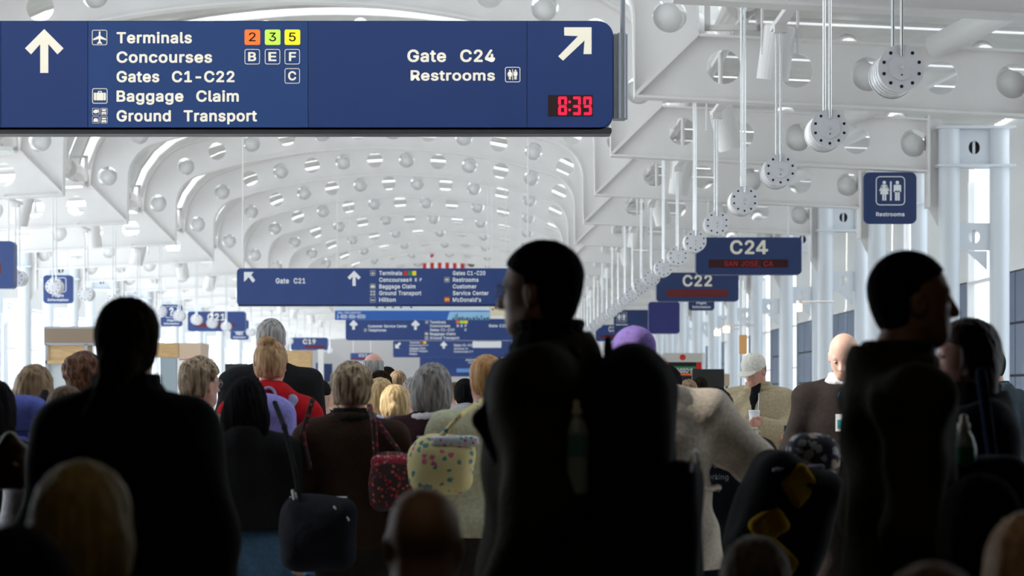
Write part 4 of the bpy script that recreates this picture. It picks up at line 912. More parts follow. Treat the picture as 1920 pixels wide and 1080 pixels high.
        def local(X, Y, Z):
            x, y, zz = X-pv[0], Y-pv[1], Z-pv[2]; xr = Ri[0][0]*x+Ri[0][1]*y+Ri[0][2]*zz; yr = Ri[1][0]*x+Ri[1][1]*y+Ri[1][2]*zz; zr = Ri[2][0]*x+Ri[2][1]*y+Ri[2][2]*zz
            return (xr+pv[0]-hx)/hs, (yr+pv[1]-hy-.005)/hs, (zr+pv[2]-hz)/hs+.232
        low = {'crop': .035, 'short': .04, 'fluffy': .045, 'rim': .07, 'curly': .02, 'bob': -.02, 'bun': .05, 'ponytail': -2, 'long': -2, 'lowbun': .03}[hair]
        def facecut(X, Y, Z):
            x, y, zz = local(X, Y, Z); xo = np.abs(x)
            fy, fz = {'bob': (.030, .165), 'long': (.030, .170), 'crop': (.0, .185), 'rim': (-.01, .3)}.get(hair, (.012, .178))
            front = np.minimum(y-fy, fz-zz+.45*(y-.075))
            return front*hs
        def lowcut(X, Y, Z):
            x, y, zz = local(X, Y, Z); return (low-zz)*hs
        def earcut(X, Y, Z):
            x, y, zz = local(X, Y, Z); return np.minimum(np.minimum(y+.028, .125-zz), np.abs(x)-.05)*hs
        cuts = [facecut, lowcut]
        if hair in ('short', 'crop', 'rim', 'fluffy', 'bun', 'lowbun', 'ponytail'): cuts.append(earcut)
        if hair == 'rim': cuts.append(lambda X, Y, Z: (local(X, Y, Z)[2]-.178)*hs)
        V, Fq = G.mesh(hcell, disp, cuts); np_mesh('hair', V, Fq, hm, root)
    if cap:
        G = SDF(); G.ell(Hp(0, -.012, .158), (.090*hs, .109*hs, .092*hs), .01, **K)
        V, Fq = G.mesh(.007, lambda X, Y, Z: .0012*np.cos(6*np.arctan2(Y-hy+.01, X-hx)), [lambda X, Y, Z: ((.125-((Ri2[2][0]*(X-piv[0])+Ri2[2][1]*(Y-piv[1])+Ri2[2][2]*(Z-piv[2]))+piv[2]-hz)/hs-.232))*hs for Ri2 in [R.T]])
        c_ = np_mesh('cap', V, Fq, cap[0], root)
        if cap[1]:
            G = SDF(); G.ell(Hp(0, .105, .140), (.072*hs, .082*hs, .011*hs), .01, **K); V, Fq = G.mesh(.007); np_mesh('cap_peak', V, Fq, cap[0], root)
            c = R@(np.array(Hp(0, -.012, .250))-np.array(piv))+np.array(piv); MB().tube(c-np.array((0, 0, .006)), c+np.array((0, 0, .004)), .009, .006, n=10).build('cap_button', cap[0], root)
    root['_'] = 0; del root['_']
    info = dict(root=root, Hp=Hp, R=R, piv=np.array(piv), z=z, sc=sc, arm=arm, S0=S0, hs=hs)
    return info
def glasses(p, m=BLACK):
    b = MB(); R, piv, Hp = p['R'], p['piv'], p['Hp']
    def q(*a): return R@(np.array(Hp(*a))-piv)+piv
    for s in (1, -1):
        pts = [q(.033*s+.024*math.cos(t*PI/6), .092, .117+.017*math.sin(t*PI/6)) for t in range(12)]
        for i in range(12): b.tube(pts[i], pts[(i+1) % 12], .0018, n=5, cap=False)
        b.tube(q(.057*s, .088, .122), q(.080*s, .0, .122), .0018, n=5)
    b.tube(q(-.009, .095, .120), q(.009, .095, .120), .0018, n=5)
    g = b.build('glasses_frame', m, p['root'])
    b = MB()
    for s in (1, -1): c = q(.033*s, .092, .117); f_ = R@np.array((0, 1, 0)); b.tube(c-f_*.0008, c+f_*.0008, .022, n=14)
    b.build('glasses_lens', glassy('spectacle_glass', (.93, .95, .97), .08) if 'spec' not in MATS else MATS['spec'], p['root'])
def world(p, v): return p['root'].matrix_basis @ Vector(v)
def world_at(p, v):
    r = p['root']; a = r.rotation_euler.z; x, y, z_ = v; return (r.location.x+x*math.cos(a)-y*math.sin(a), r.location.y+x*math.sin(a)+y*math.cos(a), z_)
def backpack(p, label, m, trim_m, size=(.30, .20, .46), zc=.66, extra=0, straps=True, pocket=True, roll=0, cat='backpack', dx=0):
    r0 = p['root']; zz = p['z'](zc); loc = world_at(p, (dx, -.13*p['sc']-size[1]/2-.015-extra, zz)); r = empty('backpack', loc, r0.rotation_euler.z, label, cat)
    w_, d, h = size; G = SDF().box((0, 0, 0), (w_/2, d/2, h/2), .075, .03).ell((0, 0, h*.40), (w_*.44, d*.46, h*.18), .04)
    V, Fq = G.mesh(.011, folds(.004, 5)); np_mesh('main_bag', V, Fq, m, r)
    if pocket:
        V, Fq = SDF().box((0, -d/2-.02, -h*.16), (w_*.40, .05, h*.27), .045, .02).mesh(.010, folds(.003, 9)); np_mesh('front_pocket', V, Fq, trim_m, r)
        b = MB(); n = 14; pts = [Vector((w_*.38*math.cos(PI*i/n), -d/2-.055+.0*i, h*.08*math.sin(PI*i/n)+h*.07)) for i in range(n+1)]
        for i in range(n): b.tube(pts[i], pts[i+1], .004, n=5)
        b.build('zip', GREYM, r)
    b = MB(); n = 10; pts = [Vector((.035*math.cos(PI*i/n), d*.3, h*.5+.02+.045*math.sin(PI*i/n))) for i in range(n+1)]
    for i in range(n): b.tube(pts[i], pts[i+1], .008, n=6)
    b.build('grab_handle', trim_m, r)
    if straps:
        for s in (1, -1):
            G = SDF(); off = d/2+.0; pts = [(s*w_*.28, off, h*.36), (s*.105*p['sc'], off+.04, (p['z'](.835)-zz)+.0), (s*.11*p['sc'], off+.155, (p['z'](.825)-zz)+.0), (s*.125*p['sc'], off+.275, (p['z'](.74)-zz)), (s*.17*p['sc'], off+.14, (p['z'](.60)-zz))]
            for a, b_ in zip(pts[:-1], pts[1:]): G.cap(a, b_, .022, .022, .02)
            V, Fq = G.mesh(.010); np_mesh('shoulder_strap', V, Fq, trim_m, r)
    return r
def bag(label, loc, rz, size, m, cat='shoulder bag', name='shoulder_bag', strap=None, strap_m=None, hardware=False, seed=3, cell=.010, strap_r=.014):
    r = empty(name, loc, rz, label, cat); w_, d, h = size
    G = SDF().box((0, 0, 0), (w_/2, d/2, h/2), min(w_, d, h)*.42, .03).ell((0, 0, h*.12), (w_*.46, d*.5, h*.42), .05)
    V, Fq = G.mesh(cell, folds(.006, seed)); np_mesh('bag_body', V, Fq, m, r)
    b = MB(); b.tube((-w_*.38, 0, h*.50), (w_*.38, 0, h*.50), .006, n=6); b.build('zip', GREYM, r)
    if strap:
        L = Vector(loc); G = SDF(); c, s = math.cos(-rz), math.sin(-rz)
        pts = []
        for p in strap: v = Vector(p)-L; pts.append((v.x*c-v.y*s, v.x*s+v.y*c, v.z))
        for a, b_ in zip(pts[:-1], pts[1:]): G.cap(a, b_, strap_r, strap_r, .01)
        V, Fq = G.mesh(.009); np_mesh('strap', V, Fq, strap_m or m, r)
    if hardware:
        b = MB().tube((-w_*.30, -d*.3, h*.46), (-w_*.33, -d*.3, h*.62), .006, n=8).tube((-w_*.36, -d*.3, h*.44), (-w_*.24, -d*.3, h*.46), .006, n=8).tube((-w_*.30, -d*.3, h*.58), (-w_*.24, -d*.3, h*.46), .006, n=8); b.build('metal_buckle', ALU, r)
        for q in ((.22, .40), (.36, .30), (-.26, .22)): MB().tube((q[0]*w_, -d*.46, q[1]*h), (q[0]*w_+.02, -d*.46, q[1]*h-.03), .005, n=6).build('metal_ring', ALU, r)
    return r
# ---------------------------------------------------------------- the crowd
def bx(px, Y): return (px-CX)*Y/F
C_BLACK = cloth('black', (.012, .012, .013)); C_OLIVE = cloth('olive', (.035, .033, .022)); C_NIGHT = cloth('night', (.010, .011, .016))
C_BROWN = cloth('brown', (.040, .022, .016)); C_MAROON = cloth('maroon', (.030, .012, .015)); C_RED = cloth('red', (.42, .010, .016))
C_CREAM = cloth('cream', (.50, .50, .36)); C_BEIGE = cloth('beige', (.42, .36, .30)); C_TAN = cloth('tan', (.52, .43, .28)); C_SUIT = cloth('suit', (.026, .020, .019))
C_JEAN = cloth('jean', (.07, .14, .24)); C_NAVY = cloth('navy', (.03, .04, .08)); C_LILAC = cloth('lilac', (.50, .50, .72)); C_GREY = cloth('grey', (.20, .21, .23)); C_DKTR = cloth('dark_trousers', (.03, .025, .022))
C_PURPLE = cloth('purple', (.22, .15, .42)); C_VIOLET = cloth('violet_pack', (.26, .24, .60)); C_BLUEPK = cloth('blue_pack', (.09, .11, .38)); C_WHITE = cloth('white', (.72, .70, .74))
H_BLACK = hair_m('black', (.003, .003, .004), (.014, .013, .014)); H_DBROWN = hair_m('dark_brown', (.008, .006, .004), (.030, .020, .012)); H_BROWN = hair_m('brown', (.06, .03, .015), (.17, .09, .045))
for _m in (H_BLACK, H_DBROWN):
    _b = _m.node_tree.nodes['Principled BSDF']; _b.inputs['Roughness'].default_value = .85; _b.inputs['Specular IOR Level'].default_value = .03
H_LBROWN = hair_m('light_brown', (.13, .08, .045), (.36, .24, .14)); H_BLOND = hair_m('blond', (.36, .23, .10), (.70, .52, .28)); H_STRAW = hair_m('strawberry', (.28, .15, .07), (.58, .37, .20)); H_GINGER = hair_m('ginger', (.36, .16, .05), (.62, .36, .16))
H_GREY = hair_m('grey', (.10, .09, .085), (.34, .32, .31)); H_SALT = hair_m('salt', (.16, .15, .145), (.45, .43, .42)); H_FROST = hair_m('frosted', (.08, .045, .025), (.50, .38, .26)); H_CURL = hair_m('curly_brown', (.05, .022, .012), (.16, .07, .035))
H_DBLOND = hair_m('dark_blond', (.20, .14, .04), (.34, .25, .09))
# --- silhouettes in the dark foreground
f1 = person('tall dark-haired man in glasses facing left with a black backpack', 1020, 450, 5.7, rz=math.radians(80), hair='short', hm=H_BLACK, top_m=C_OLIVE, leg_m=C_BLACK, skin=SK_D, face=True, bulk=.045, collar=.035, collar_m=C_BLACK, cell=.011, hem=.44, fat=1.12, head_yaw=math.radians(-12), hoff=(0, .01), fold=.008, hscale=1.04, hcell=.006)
glasses(f1, GREYM)
bp = backpack(f1, 'bulky black backpack worn by the tall man in glasses', C_BLACK, C_NIGHT, (.32, .22, .66), .64, -.02)
bt = empty('water_bottle', P(1080, 855, 5.45), 0, 'clear bottle with pale cap in the side pocket of the black backpack', 'bottle')
BOTT = mat('bottle_teal', (.12, .30, .28), .1); BW = mat('bottle_cap_white', (.75, .72, .62), .4); PLAST = mat('clear_plastic', (.35, .42, .42), .1)
def bottle(r, lab, capm, bodym, R_=.033):
    def lathe(prof, nm, m, n=20):
        v = []; f = []
        for z_, rr_ in prof:
            for i in range(n): a = 2*PI*i/n; v.append((rr_*math.cos(a), rr_*math.sin(a), z_))
        for j in range(len(prof)-1):
            for i in range(n): k = (i+1) % n; f.append((j*n+i, j*n+k, (j+1)*n+k, (j+1)*n+i))
        mesh(nm, v, f, m, r, True)
    lathe([(-.10, .001), (-.10, R_*.9), (-.09, R_), (-.03, R_*.95), (.0, R_), (.06, R_), (.085, R_*.75), (.10, .015), (.11, .013)], 'bottle_body', bodym)
    lathe([(.0, R_+.001), (.055, R_+.001)], 'bottle_label', lab); lathe([(.10, .001), (.10, .016), (.118, .017), (.122, .011), (.14, .010), (.145, .001)], 'bottle_cap', capm)
bottle(bt, BOTT, BW, PLAST)
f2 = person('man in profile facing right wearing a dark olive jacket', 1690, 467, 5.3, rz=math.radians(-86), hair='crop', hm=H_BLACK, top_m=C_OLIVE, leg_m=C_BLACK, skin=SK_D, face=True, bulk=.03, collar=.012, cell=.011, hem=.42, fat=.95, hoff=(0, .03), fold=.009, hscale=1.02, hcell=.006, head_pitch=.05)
f3 = person('woman with long brown ponytail seen from behind in a black coat', 240, 560, 5.6, rz=0, hair='ponytail', hm=H_DBROWN, top_m=C_BLACK, leg_m=C_BLACK, bulk=.042, collar=.028, cell=.012, hem=.36, female=True, fat=1.08, fold=.006, shoulder=.165, hscale=1.04, hcell=.007, gap=.01)
f4 = person('woman with long dark red-brown hair facing left beside the profile man', 1812, 598, 6.5, rz=math.radians(88), hair='long', hm=hair_m('auburn', (.012, .004, .004), (.05, .02, .014)), top_m=C_NIGHT, leg_m=C_BLACK, skin=SK_R, face=True, bulk=.045, collar=.03, collar_m=C_BLACK, cell=.012, hem=.40, female=True, fat=1.15, gap=.02)
bt2 = empty('water_bottle', P(1807, 876, 5.80), 0, 'clear water bottle with white sports cap and green label on the right', 'bottle')
bottle(bt2, mat('bottle_green', (.03, .22, .13), .3), mat('bottle_cap_white', (.75, .72, .62), .4), PLAST)
pk = empty('backpack', P(1830, 985, 5.85), 0, 'dark navy backpack holding the bottle with the white sports cap', 'backpack')
V, Fq = SDF().box((0, 0, 0), (.15, .10, .19), .07, .03).mesh(.012, folds(.004, 2)); np_mesh('main_bag', V, Fq, C_NIGHT, pk)
V, Fq = SDF().cap((-.03, -.1, -.12), (-.03, -.1, .08), .05, .045, .02).mesh(.010); np_mesh('bottle_pocket', V, Fq, C_BLACK, pk)
V, Fq = SDF().cap((.06, .05, .15), (.04, .12, .42), .016, .016, .02).mesh(.009); np_mesh('shoulder_strap', V, Fq, cloth('royal', (.004, .010, .04)), pk)
def bench(x, y, label, n=1, w_=.42, group=None):
    r = empty('waiting_seat', (x, y, 0), 0, label, 'seat', group)
    MB().box(-w_/2, w_/2, -.16, .2, .32, .36).build('seat', C_BLACK, r); MB().box(-w_/2, w_/2, -.25, -.22, .30, .70).build('backrest', C_BLACK, r)
    for sx in (-1, 1): MB().box(sx*w_*.4-.02, sx*w_*.4+.02, -.24, .18, 0, .32).build('leg', GREYM, r)
def seated_one(label, px, top, Y, sl, **k):
    q = person(label, px, top, Y, seated=True, leg_m=C_BLACK, **k); bench(bx(px, Y), Y, sl); return q
seated_one('blonde person seen from behind at the lower left corner region', 155, 868, 3.75, 'black waiting seat under the blonde person', hair='bob', hm=H_DBLOND, top_m=C_BLACK, fat=1.0, hscale=1.0)
seated_one('black-haired person cropped at the bottom left edge', 25, 990, 2.95, 'black waiting seat under the cropped black-haired person', hair='bob', hm=H_BLACK, top_m=C_BLACK)
seated_one('bald man seen from behind at the bottom centre', 795, 914, 4.15, 'black waiting seat under the bald man', hair='none', top_m=C_BLACK, skin=skin_m('bald_brown', (.30, .17, .10)), hscale=1.02, hairtop=0)
seated_one('brown-haired person low at the bottom right of centre', 1415, 1003, 4.6, 'black waiting seat under the low brown-haired person', hair='short', hm=hair_m('olive_brown', (.05, .04, .02), (.12, .09, .05)), top_m=C_BLACK)
seated_one('person in a black hood in front of the navy backpack', 1838, 892, 4.45, 'black waiting seat under the person in the black hood', hair='bob', hm=H_BLACK, top_m=C_BLACK, fat=1.2)
seated_one('ginger-haired person cropped by the right picture edge', 1935, 962, 3.75, 'black waiting seat under the ginger-haired person', hair='bob', hm=H_STRAW, top_m=C_BLACK)
seated_one('low brown-haired person at the very bottom below the profile man', 1745, 1052, 3.1, 'black waiting seat under the lowest brown-haired person', hair='short', hm=H_BROWN, top_m=C_BLACK)
seated_one('curly brown-haired person behind the beige jacketed man', 1240, 945, 6.4, 'black waiting seat under the curly-haired person', hair='curly', hm=hair_m('curly_gold', (.05, .03, .01), (.16, .10, .04)), top_m=C_BROWN, hscale=.95)
# --- queue in the daylight
person('woman with long straight light brown hair and a blue backpack at the left', 66, 684, 9.4, hair='long', hm=H_LBROWN, top_m=C_BLACK, leg_m=C_JEAN, female=True, shoulder=.17, rz=-.15)
m1 = dict(root=bpy.data.objects['person'], sc=1)
m0 = person('dark-haired person cut off by the left picture edge', -12, 714, 8.2, hair='bob', hm=H_BLACK, top_m=C_BLACK, leg_m=C_JEAN, rz=0.1)
m2 = person('woman with curly auburn hair in black beside the light brown haired woman', 158, 662, 10.6, hair='curly', hm=H_CURL, top_m=C_NIGHT, leg_m=C_DKTR, female=True, rz=-.2, hscale=1.05)
m2b = person('woman in a white cardigan standing behind the ponytail woman', 125, 722, 7.9, hair='short', hm=H_BROWN, top_m=C_WHITE, leg_m=C_DKTR, female=True)
m3 = person('person with short frosted brown hair and glasses turned to the right', 376, 672, 9.8, hair='fluffy', hm=H_FROST, top_m=C_GREY, leg_m=C_DKTR, skin=SK_R, rz=-.75, face=True, hcell=.006)
glasses(m3, GREYM)
m4 = person('woman with straight black shoulder-length hair in a black top and blue jeans', 462, 708, 9.2, hair='long', hm=H_BLACK, top_m=C_BLACK, leg_m=C_JEAN, female=True, shoulder=.20, fat=1.12, hem=.56, hscale=1.08, hems=.0, hcell=.006)
m5 = person('woman with a messy strawberry blond bun in a red hooded sweatshirt', 508, 640, 10.35, hair='bun', hm=H_STRAW, top_m=C_RED, leg_m=C_JEAN, female=True, hood=True, bulk=.03, rz=-.12, hscale=1.0, hcell=.006, skin=SK_R)
lp = backpack(m5, 'lilac backpack with grey pocket on the woman in red', C_VIOLET, cloth('lilac_grey', (.34, .34, .52)), (.29, .18, .46), .69, .0, dx=.03)
def print_text(s, p, x, y_, z0, size, m, name='printed_lettering'):
    v, f = text_mesh(s, .012); vv = v.copy(); w_ = v[:, 0].max(); vv[:, 0] = (v[:, 0]-w_/2)*size+x; vv[:, 2] = z0+v[:, 1]*size; vv[:, 1] = y_-v[:, 2]*size; return mesh(name, vv.tolist(), f, m, p)
print_text('THE', lp, -.02, -.168, .0, .026, LWHITE); print_text('NORTH FACE', lp, -.02, -.168, -.024, .026, LWHITE)
m6 = person('tall grey-haired man in a black coat behind the woman in red', 508, 597, 12.9, hair='short', hm=H_SALT, top_m=C_BLACK, leg_m=C_BLACK, bulk=.035, fat=1.15, shoulder=.21, rz=.1)
m7 = person('woman with short frosted hair in a brown sweater with a floral bag', 660, 681, 9.4, hair='fluffy', hm=H_FROST, top_m=C_BROWN, leg_m=C_DKTR, female=True, skin=SK_R, fat=1.18, shoulder=.205, collar=.012, collar_m=C_BLACK, bulk=.026, gap=.03, hem=.48, hscale=1.06, hcell=.006, rz=.05)
m8 = person('grey-haired person with a bob in a dark maroon sweater and white collar', 812, 682, 9.9, hair='bob', hm=H_GREY, top_m=C_MAROON, leg_m=C_DKTR, skin=SK_R, fat=1.18, shoulder=.205, collar=.006, collar_m=C_WHITE, bulk=.026, hscale=1.08, hcell=.006, rz=-.25)
m9 = person('ginger-haired person in a pale green blouse mostly hidden by the tall man', 912, 664, 9.3, hair='short', hm=H_GINGER, top_m=C_CREAM, leg_m=C_DKTR, skin=SK_R, fat=1.15, bulk=.035, shoulder=.205, rz=.3, fold=.009)
m10 = person('man in a purple baseball cap and a roomy beige jacket', 1196, 608, 8.6, hair='short', hm=H_GREY, top_m=C_BEIGE, leg_m=C_GREY, skin=SK_R, fat=1.32, shoulder=.235, bulk=.045, hem=.42, hems=.02, hoff=(-.08, .05), cap=(C_PURPLE, True), collar=.01, arms={1: ((.395, .02, 1.12), (.24, .20, 1.18))}, rz=.0, fold=.008, head_yaw=.5, head_pitch=-.1, hairtop=.02, gap=.02)
m10['root'].location.x = bx(1232, 8.6)
for (zc_, rx_, ry_, r_c) in ((1.02, .252, .205, .009), (m10['z'](.43), .262, .215, .007)):
    b = MB(); ps = [(rx_*math.cos(2*PI*i/40), -.005+ry_*math.sin(2*PI*i/40), zc_+.004*math.sin(i*1.7)) for i in range(40)]
    for i in range(40): b.tube(ps[i], ps[(i+1) % 40], r_c, n=6, cap=False)
    b.build('waist_cord', C_BEIGE, m10['root'], True)
m11 = [person('young man in a black beanie and black printed shirt facing the camera', 600, 712, 15.5, rz=PI-.1, hair='none', top_m=C_BLACK, leg_m=C_JEAN, face=True, cap=(C_BLACK, False), cell=.014, head_pitch=-.1),
 person('tall man with bald crown and short grey sides far back in the crowd', 700, 663, 16.0, hair='rim', hm=H_SALT, top_m=C_BLACK, leg_m=C_DKTR, skin=SK_R, cell=.016, hairtop=0),
 person('dark-haired man facing forward behind the blond pair', 712, 694, 14.6, rz=2.6, hair='short', hm=H_DBROWN, top_m=cloth('pale_blue', (.35, .45, .55)), leg_m=C_JEAN, skin=SK_R, cell=.014, face=True),
 person('blond person with straight short hair in a pale lilac shirt', 713, 709, 12.0, hair='bob', hm=H_BLOND, top_m=C_LILAC, leg_m=C_JEAN, cell=.014, female=True),
 person('blond girl with a small low bun and a blue hood', 741, 722, 11.2, hair='lowbun', hm=H_BLOND, top_m=C_NAVY, leg_m=C_JEAN, cell=.014, female=True, hood=True, collar=.0),
 person('man with cropped light brown hair in a black and red jacket', 746, 693, 17.5, hair='crop', hm=H_LBROWN, top_m=C_BLACK, leg_m=C_DKTR, skin=SK_R, cell=.016),
 person('dark grey-haired man half hidden in the middle of the crowd', 727, 687, 19.5, hair='short', hm=H_DBROWN, top_m=C_GREY, leg_m=C_DKTR, cell=.016, rz=-.6),
 person('person with dark curly hair and a light grey hood in the middle distance', 872, 709, 15.0, hair='short', hm=H_BLACK, top_m=C_GREY, leg_m=C_DKTR, hood=True, cell=.015),
 person('small far person beside the black beanie man', 622, 716, 19.0, hair='bob', hm=H_LBROWN, top_m=C_BROWN, leg_m=C_DKTR, cell=.016, rz=2.4),
 person('blond person low behind the brown sweater woman', 663, 738, 12.5, hair='bob', hm=H_STRAW, top_m=C_BROWN, leg_m=C_DKTR, cell=.016),
 person('older person in profile at the left of the grey bob', 778, 705, 13.4, rz=1.3, hair='short', hm=H_SALT, top_m=C_NAVY, leg_m=C_DKTR, skin=SK_R, cell=.015),
 person('brown-haired far person in front of the food kiosk', 1312, 705, 19.0, hair='crop', hm=H_DBROWN, top_m=C_LILAC, leg_m=C_DKTR, cell=.016, skin=SK_R),
 person('light brown haired far woman in front of the food kiosk', 1291, 712, 18.2, hair='bob', hm=H_LBROWN, top_m=C_GREY, leg_m=C_DKTR, cell=.016, female=True),
 person('far person with a tan face in front of the food kiosk', 1268, 709, 20.5, rz=2.9, hair='crop', hm=H_BROWN, top_m=C_GREY, leg_m=C_DKTR, cell=.016),
 person('far man left of the curly-haired person with a bright face', 852, 716, 20.0, rz=1.2, hair='short', hm=H_BROWN, top_m=C_NAVY, leg_m=C_DKTR, cell=.016),
 person('dark-clad far person between the grey bob and the pale blouse', 893, 712, 21.0, hair='short', hm=H_DBROWN, top_m=C_BLACK, leg_m=C_DKTR, cell=.016),
 person('far woman with brown hair left of the tall bald-crowned man', 686, 716, 21.5, hair='bob', hm=H_BROWN, top_m=C_BROWN, leg_m=C_DKTR, cell=.016, female=True)]
# man in cream cap holding a cup
m12 = person('man in a pale cap and sunlit tan jacket holding a white cup', 1421, 657, 15.8, rz=PI-.25, hair='short', hm=H_LBROWN, top_m=C_TAN, leg_m=C_TAN, skin=SK_R, face=True, bulk=.035, fat=1.12, shoulder=.205, cap=(cloth('pale_cap', (.82, .78, .70)), True), collar=.012, hem=.46, head_pitch=-.42, head_yaw=-.35, hoff=(0.0, .05), arms={-1: ((.30, .05, 1.10), (.075, .27, 1.17)), 1: ((.29, 0, 1.08), (.30, .12, .86))}, fold=.01, hairtop=.02, cell=.010)
V = m12['root']; V.rotation_euler.z = PI-.25
b = SDF().cap((.0, .085, 1.46), (.01, .128, 1.36), .035, .030, .02).cap((.01, .128, 1.36), (.02, .135, 1.10), .030, .022, .02).mesh(.009); np_mesh('undershirt', b[0], b[1], C_BLACK, m12['root'])
MB().tube((-.03, .160, 1.40), (-.02, .168, 1.05), .004, n=6).build('zip', ALU, m12['root'])
h_ = m12['arm'][-1][2]; q = world_at(m12, (h_[0]+.06, h_[1]+.03, 1.14))
cu_ = empty('paper_cup', q, 0, 'white paper cup held by the man in the tan jacket', 'cup')
MB().tube((0, 0, 0), (0, 0, .125), .030, .041, n=24).build('cup_wall', LWHITE, cu_, True); MB().tube((0, 0, .125), (0, 0, .137), .043, .040, n=24).build('lid', LWHITE, cu_)
# bald man in the dark suit with a badge
m13 = person('bald man in a dark brown suit with an identity badge', 1586, 621, 11.3, rz=PI-.3, hair='none', top_m=C_SUIT, leg_m=C_SUIT, skin=skin_m('pale_pink', (.78, .48, .38)), face=True, bulk=.03, fat=1.1, shoulder=.205, head_pitch=-.45, hoff=(0, .03), hem=.44, collar=.006, collar_m=C_WHITE, hairtop=0, cell=.011, arms={1: ((.28, -.02, 1.08), (.14, .22, 1.10)), -1: ((.28, -.02, 1.08), (.14, .22, 1.05))})
q = m13['root']
MB().box(-.03, .03, .158, .166, 1.20, 1.29).build('identity_badge', LWHITE, q); MB().box(-.02, .02, .167, .168, 1.215, 1.26).build('badge_picture', mat('teal_print', (.05, .35, .35), .5), q); MB().tube((0, .157, 1.39), (0, .163, 1.39), .02, n=14).build('round_pin', mat('pin_blue', (.05, .25, .6), .4), q)
MB().tube((.0, .16, 1.37), (.0, .16, 1.29), .004, n=6).build('lanyard', BLACK, q)
m14 = person('dark-haired man in a grey-blue jacket at the right picture edge', 1866, 654, 14.8, rz=.6, hair='crop', hm=H_BLACK, top_m=cloth('slate', (.05, .07, .085)), leg_m=C_DKTR, skin=SK_R, cell=.013, bulk=.03, collar=.01, shoulder=.21, hoff=(0, .03))
m15 = person('black-haired person in a dark printed jacket leaning beside the beige jacket', 1325, 727, 9.6, hair='bob', hm=H_BLACK, top_m=C_NIGHT, leg_m=C_BLACK, bulk=.04, fat=1.25, shoulder=.22, rz=-.5, hoff=(-.05, .05), hem=.40)
m15['root'].location.x = bx(1352, 9.6)
m15b = person('person in a black cap just behind the purple cap', 1250, 683, 10.6, hair='short', hm=H_BLACK, top_m=C_BLACK, leg_m=C_BLACK, rz=-.2)
# faint circular print on the dark jacket
def print_text(s, p, x, y_, z0, size, m, name='printed_lettering'):
    v, f = text_mesh(s, .0); vv = v.copy(); w_ = vv[:, 0].max(); vv[:, 0] = (vv[:, 0]-w_/2)*size+x; vv[:, 2] = z0+v[:, 1]*size; vv[:, 1] = y_-v[:, 2]*size; return mesh(name, vv.tolist(), f, m, p)
JP = mat('jacket_print', (.25, .27, .30), .7)
for s_, zz_, sz_ in (('For', 1.07, .036), ('Working', 1.02, .045), ('PRO', .965, .036)): print_text(s_, m15['root'], .055, -.20, zz_, sz_, JP)
# --- bags
bl = empty('backpack', P(30, 822, 8.95), -.15, 'blue backpack with a small red and white mark at the left edge', 'backpack')
G = SDF().box((0, 0, 0), (.145, .10, .17), .07, .03).ell((0, 0, .09), (.13, .09, .09), .03); V, Fq = G.mesh(.010, folds(.007, 4)); np_mesh('main_bag', V, Fq, C_BLUEPK, bl)
V, Fq = SDF().box((0, -.11, -.07), (.10, .03, .08), .03).mesh(.009, folds(.003, 6)); np_mesh('front_pocket', V, Fq, C_BLUEPK, bl)
MB().box(-.05, .01, -.146, -.143, .0, .012).build('red_mark', REDP, bl); MB().box(-.05, .01, -.145, -.142, .012, .017).build('white_mark', LWHITE, bl); MB().box(-.13, .13, -.105, -.1, .03, .035).build('zip', BLACK, bl)
V, Fq = SDF().cap((.07, .08, .12), (.05, .20, .19), .018, .018, .02).mesh(.01); np_mesh('shoulder_strap', V, Fq, C_BLACK, bl)
Yb = 8.75
bag('large black shoulder bag with silver buckles hanging beside the woman in jeans', P(597, 1002, Yb), 0, (.31, .16, .30), C_NIGHT, strap=[P(563, 950, Yb-.06), P(553, 880, Yb+.0), P(533, 800, Yb+.12), (bx(520, 9.2), 9.1, 1.36)], strap_m=C_BLACK, hardware=True, strap_r=.012)
FLO = printed('red_floral', (.035, .015, .02), [(.45, .02, .04), (.5, .42, .35), (.55, .12, .04), (.12, .18, .10)], 48, .32)
bag('dark red and black floral quilted bag on the brown sweater woman', P(737, 905, 9.15), .1, (.19, .11, .24), FLO, name='floral_bag', cat='handbag', strap=[P(706, 862, 9.15), P(701, 790, 9.12), (bx(696, 9.4), 9.27, 1.345)], strap_m=FLO, strap_r=.013)
r_ = bpy.data.objects['floral_bag']
V, Fq = SDF().cap((P(765, 868, 9.15)[0]-r_.location.x, 0, .08), (bx(700, 9.4)-r_.location.x, .1, 1.33-r_.location.z), .011, .011, .01).mesh(.008); np_mesh('strap', V, Fq, FLO, r_)
V, Fq = SDF().box((0, -.005, .085), (.095, .057, .035), .03).mesh(.008, folds(.003, 5)); np_mesh('red_band', V, Fq, printed('red_check', (.32, .02, .05), [(.5, .3, .25), (.2, .01, .03)], 70, .4), r_)
st_ = empty('bag_strap', (bx(572, 9.3), 9.2, 1.22), 0, 'floral strap hanging down the left arm of the brown sweater woman', 'strap')
V, Fq = SDF().cap((bx(590, 9.3)-st_.location.x, 0, .15), (bx(572, 9.3)-st_.location.x, -.02, .0), .013, .013, .01).cap((bx(572, 9.3)-st_.location.x, -.02, .0), (bx(584, 9.3)-st_.location.x, 0, -.14), .013, .013, .01).mesh(.008); np_mesh('strap_loop', V, Fq, FLO, st_)
YF = printed('yellow_floral', (.62, .54, .26), [(.08, .22, .24), (.10, .26, .25), (.55, .12, .22), (.62, .54, .26)], 26, .30)
q = bag('pale yellow quilted bag with blue sprigs in front of the pale blouse', P(828, 874, 8.9), .12, (.27, .17, .24), YF, name='quilted_bag', cat='handbag', strap=[P(815, 832, 8.85), P(862, 780, 8.85), (bx(905, 9.0), 9.08, 1.37)], strap_m=YF, strap_r=.012)
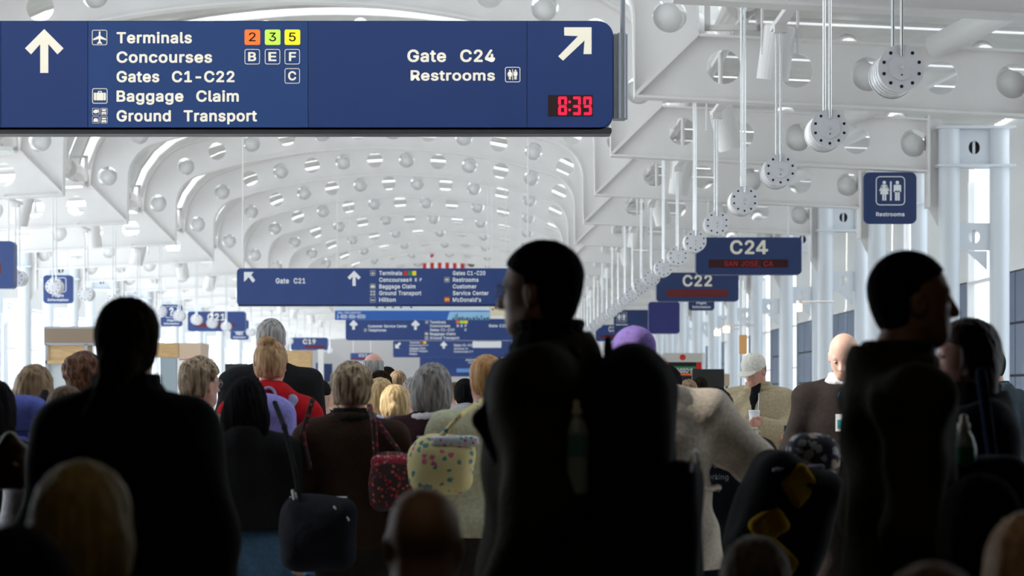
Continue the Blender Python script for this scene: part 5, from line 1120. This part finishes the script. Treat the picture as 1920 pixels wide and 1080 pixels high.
V, Fq = SDF().box((.05, -.01, .105), (.10, .08, .022), .018).mesh(.008); np_mesh('pink_trim', V, Fq, printed('pink_trim', (.5, .55, .6), [(.55, .05, .2), (.08, .25, .22), (.6, .55, .5)], 50, .35), q)
yb = empty('backpack', P(1468, 972, 6.9), .5, 'black and yellow backpack carried low right of centre', 'backpack')
V, Fq = SDF().box((0, 0, 0), (.16, .11, .20), .08, .03).mesh(.010, folds(.006, 8)); np_mesh('main_bag', V, Fq, C_BLACK, yb)
YEL = cloth('yellow', (.36, .22, .012)); yb.rotation_euler = (0, .38, .35)
for c, h_, rr_ in (((-.035, -.098, .105), (.055, .02, .06), .5), ((-.085, -.095, -.05), (.05, .02, .06), .6), ((-.02, -.100, -.13), (.08, .018, .04), .3)):
    V, Fq = SDF().box(c, h_, .02, R=rotm(0, 0, rr_)).mesh(.008, folds(.003, 3)); np_mesh('yellow_panel', V, Fq, YEL, yb)
V, Fq = SDF().cap((-.13, -.09, .12), (.02, -.1, .19), .009, .009, .01).mesh(.008); np_mesh('grey_webbing', V, Fq, C_LILAC, yb)
PAT = printed('patchwork', (.03, .03, .05), [(.6, .6, .62), (.5, .03, .08), (.7, .55, .4), (.08, .10, .25)], 30, .45)
bag('multicoloured patterned bag between the dark jackets at right', P(1521, 885, 7.3), .2, (.17, .10, .24), PAT, name='patterned_bag', cat='handbag')
hb = empty('handbag', P(20, 880, 6.3), 0, 'brown leather bag held up at the lower left edge', 'handbag')
V, Fq = SDF().box((0, 0, 0), (.055, .04, .06), .03).cap((-.03, 0, .05), (.0, 0, .09), .02, .015, .02).cap((.0, 0, .09), (.04, 0, .05), .015, .02, .02).mesh(.008, folds(.006, 2)); np_mesh('bag_body', V, Fq, mat('brown_leather', (.06, .03, .015), .4), hb)
MB().tube((.02, -.04, .02), (.03, -.042, .01), .01, n=8).build('clasp', mat('brass', (.5, .35, .1), .3, .8), hb)
oc = empty('traffic_cone', (bx(478, 9.68), 9.68, 0), 0, 'orange cone top showing between the blue jeans', 'cone')
MB().tube((0, 0, .03), (0, 0, .62), .13, .025, n=20).build('cone', ORANGE, oc, True); MB().box(-.14, .14, -.14, .14, 0, .03).build('base', ORANGE, oc); MB().tube((0, 0, .30), (0, 0, .42), .085, .063, n=20).build('white_band', LWHITE, oc, True)
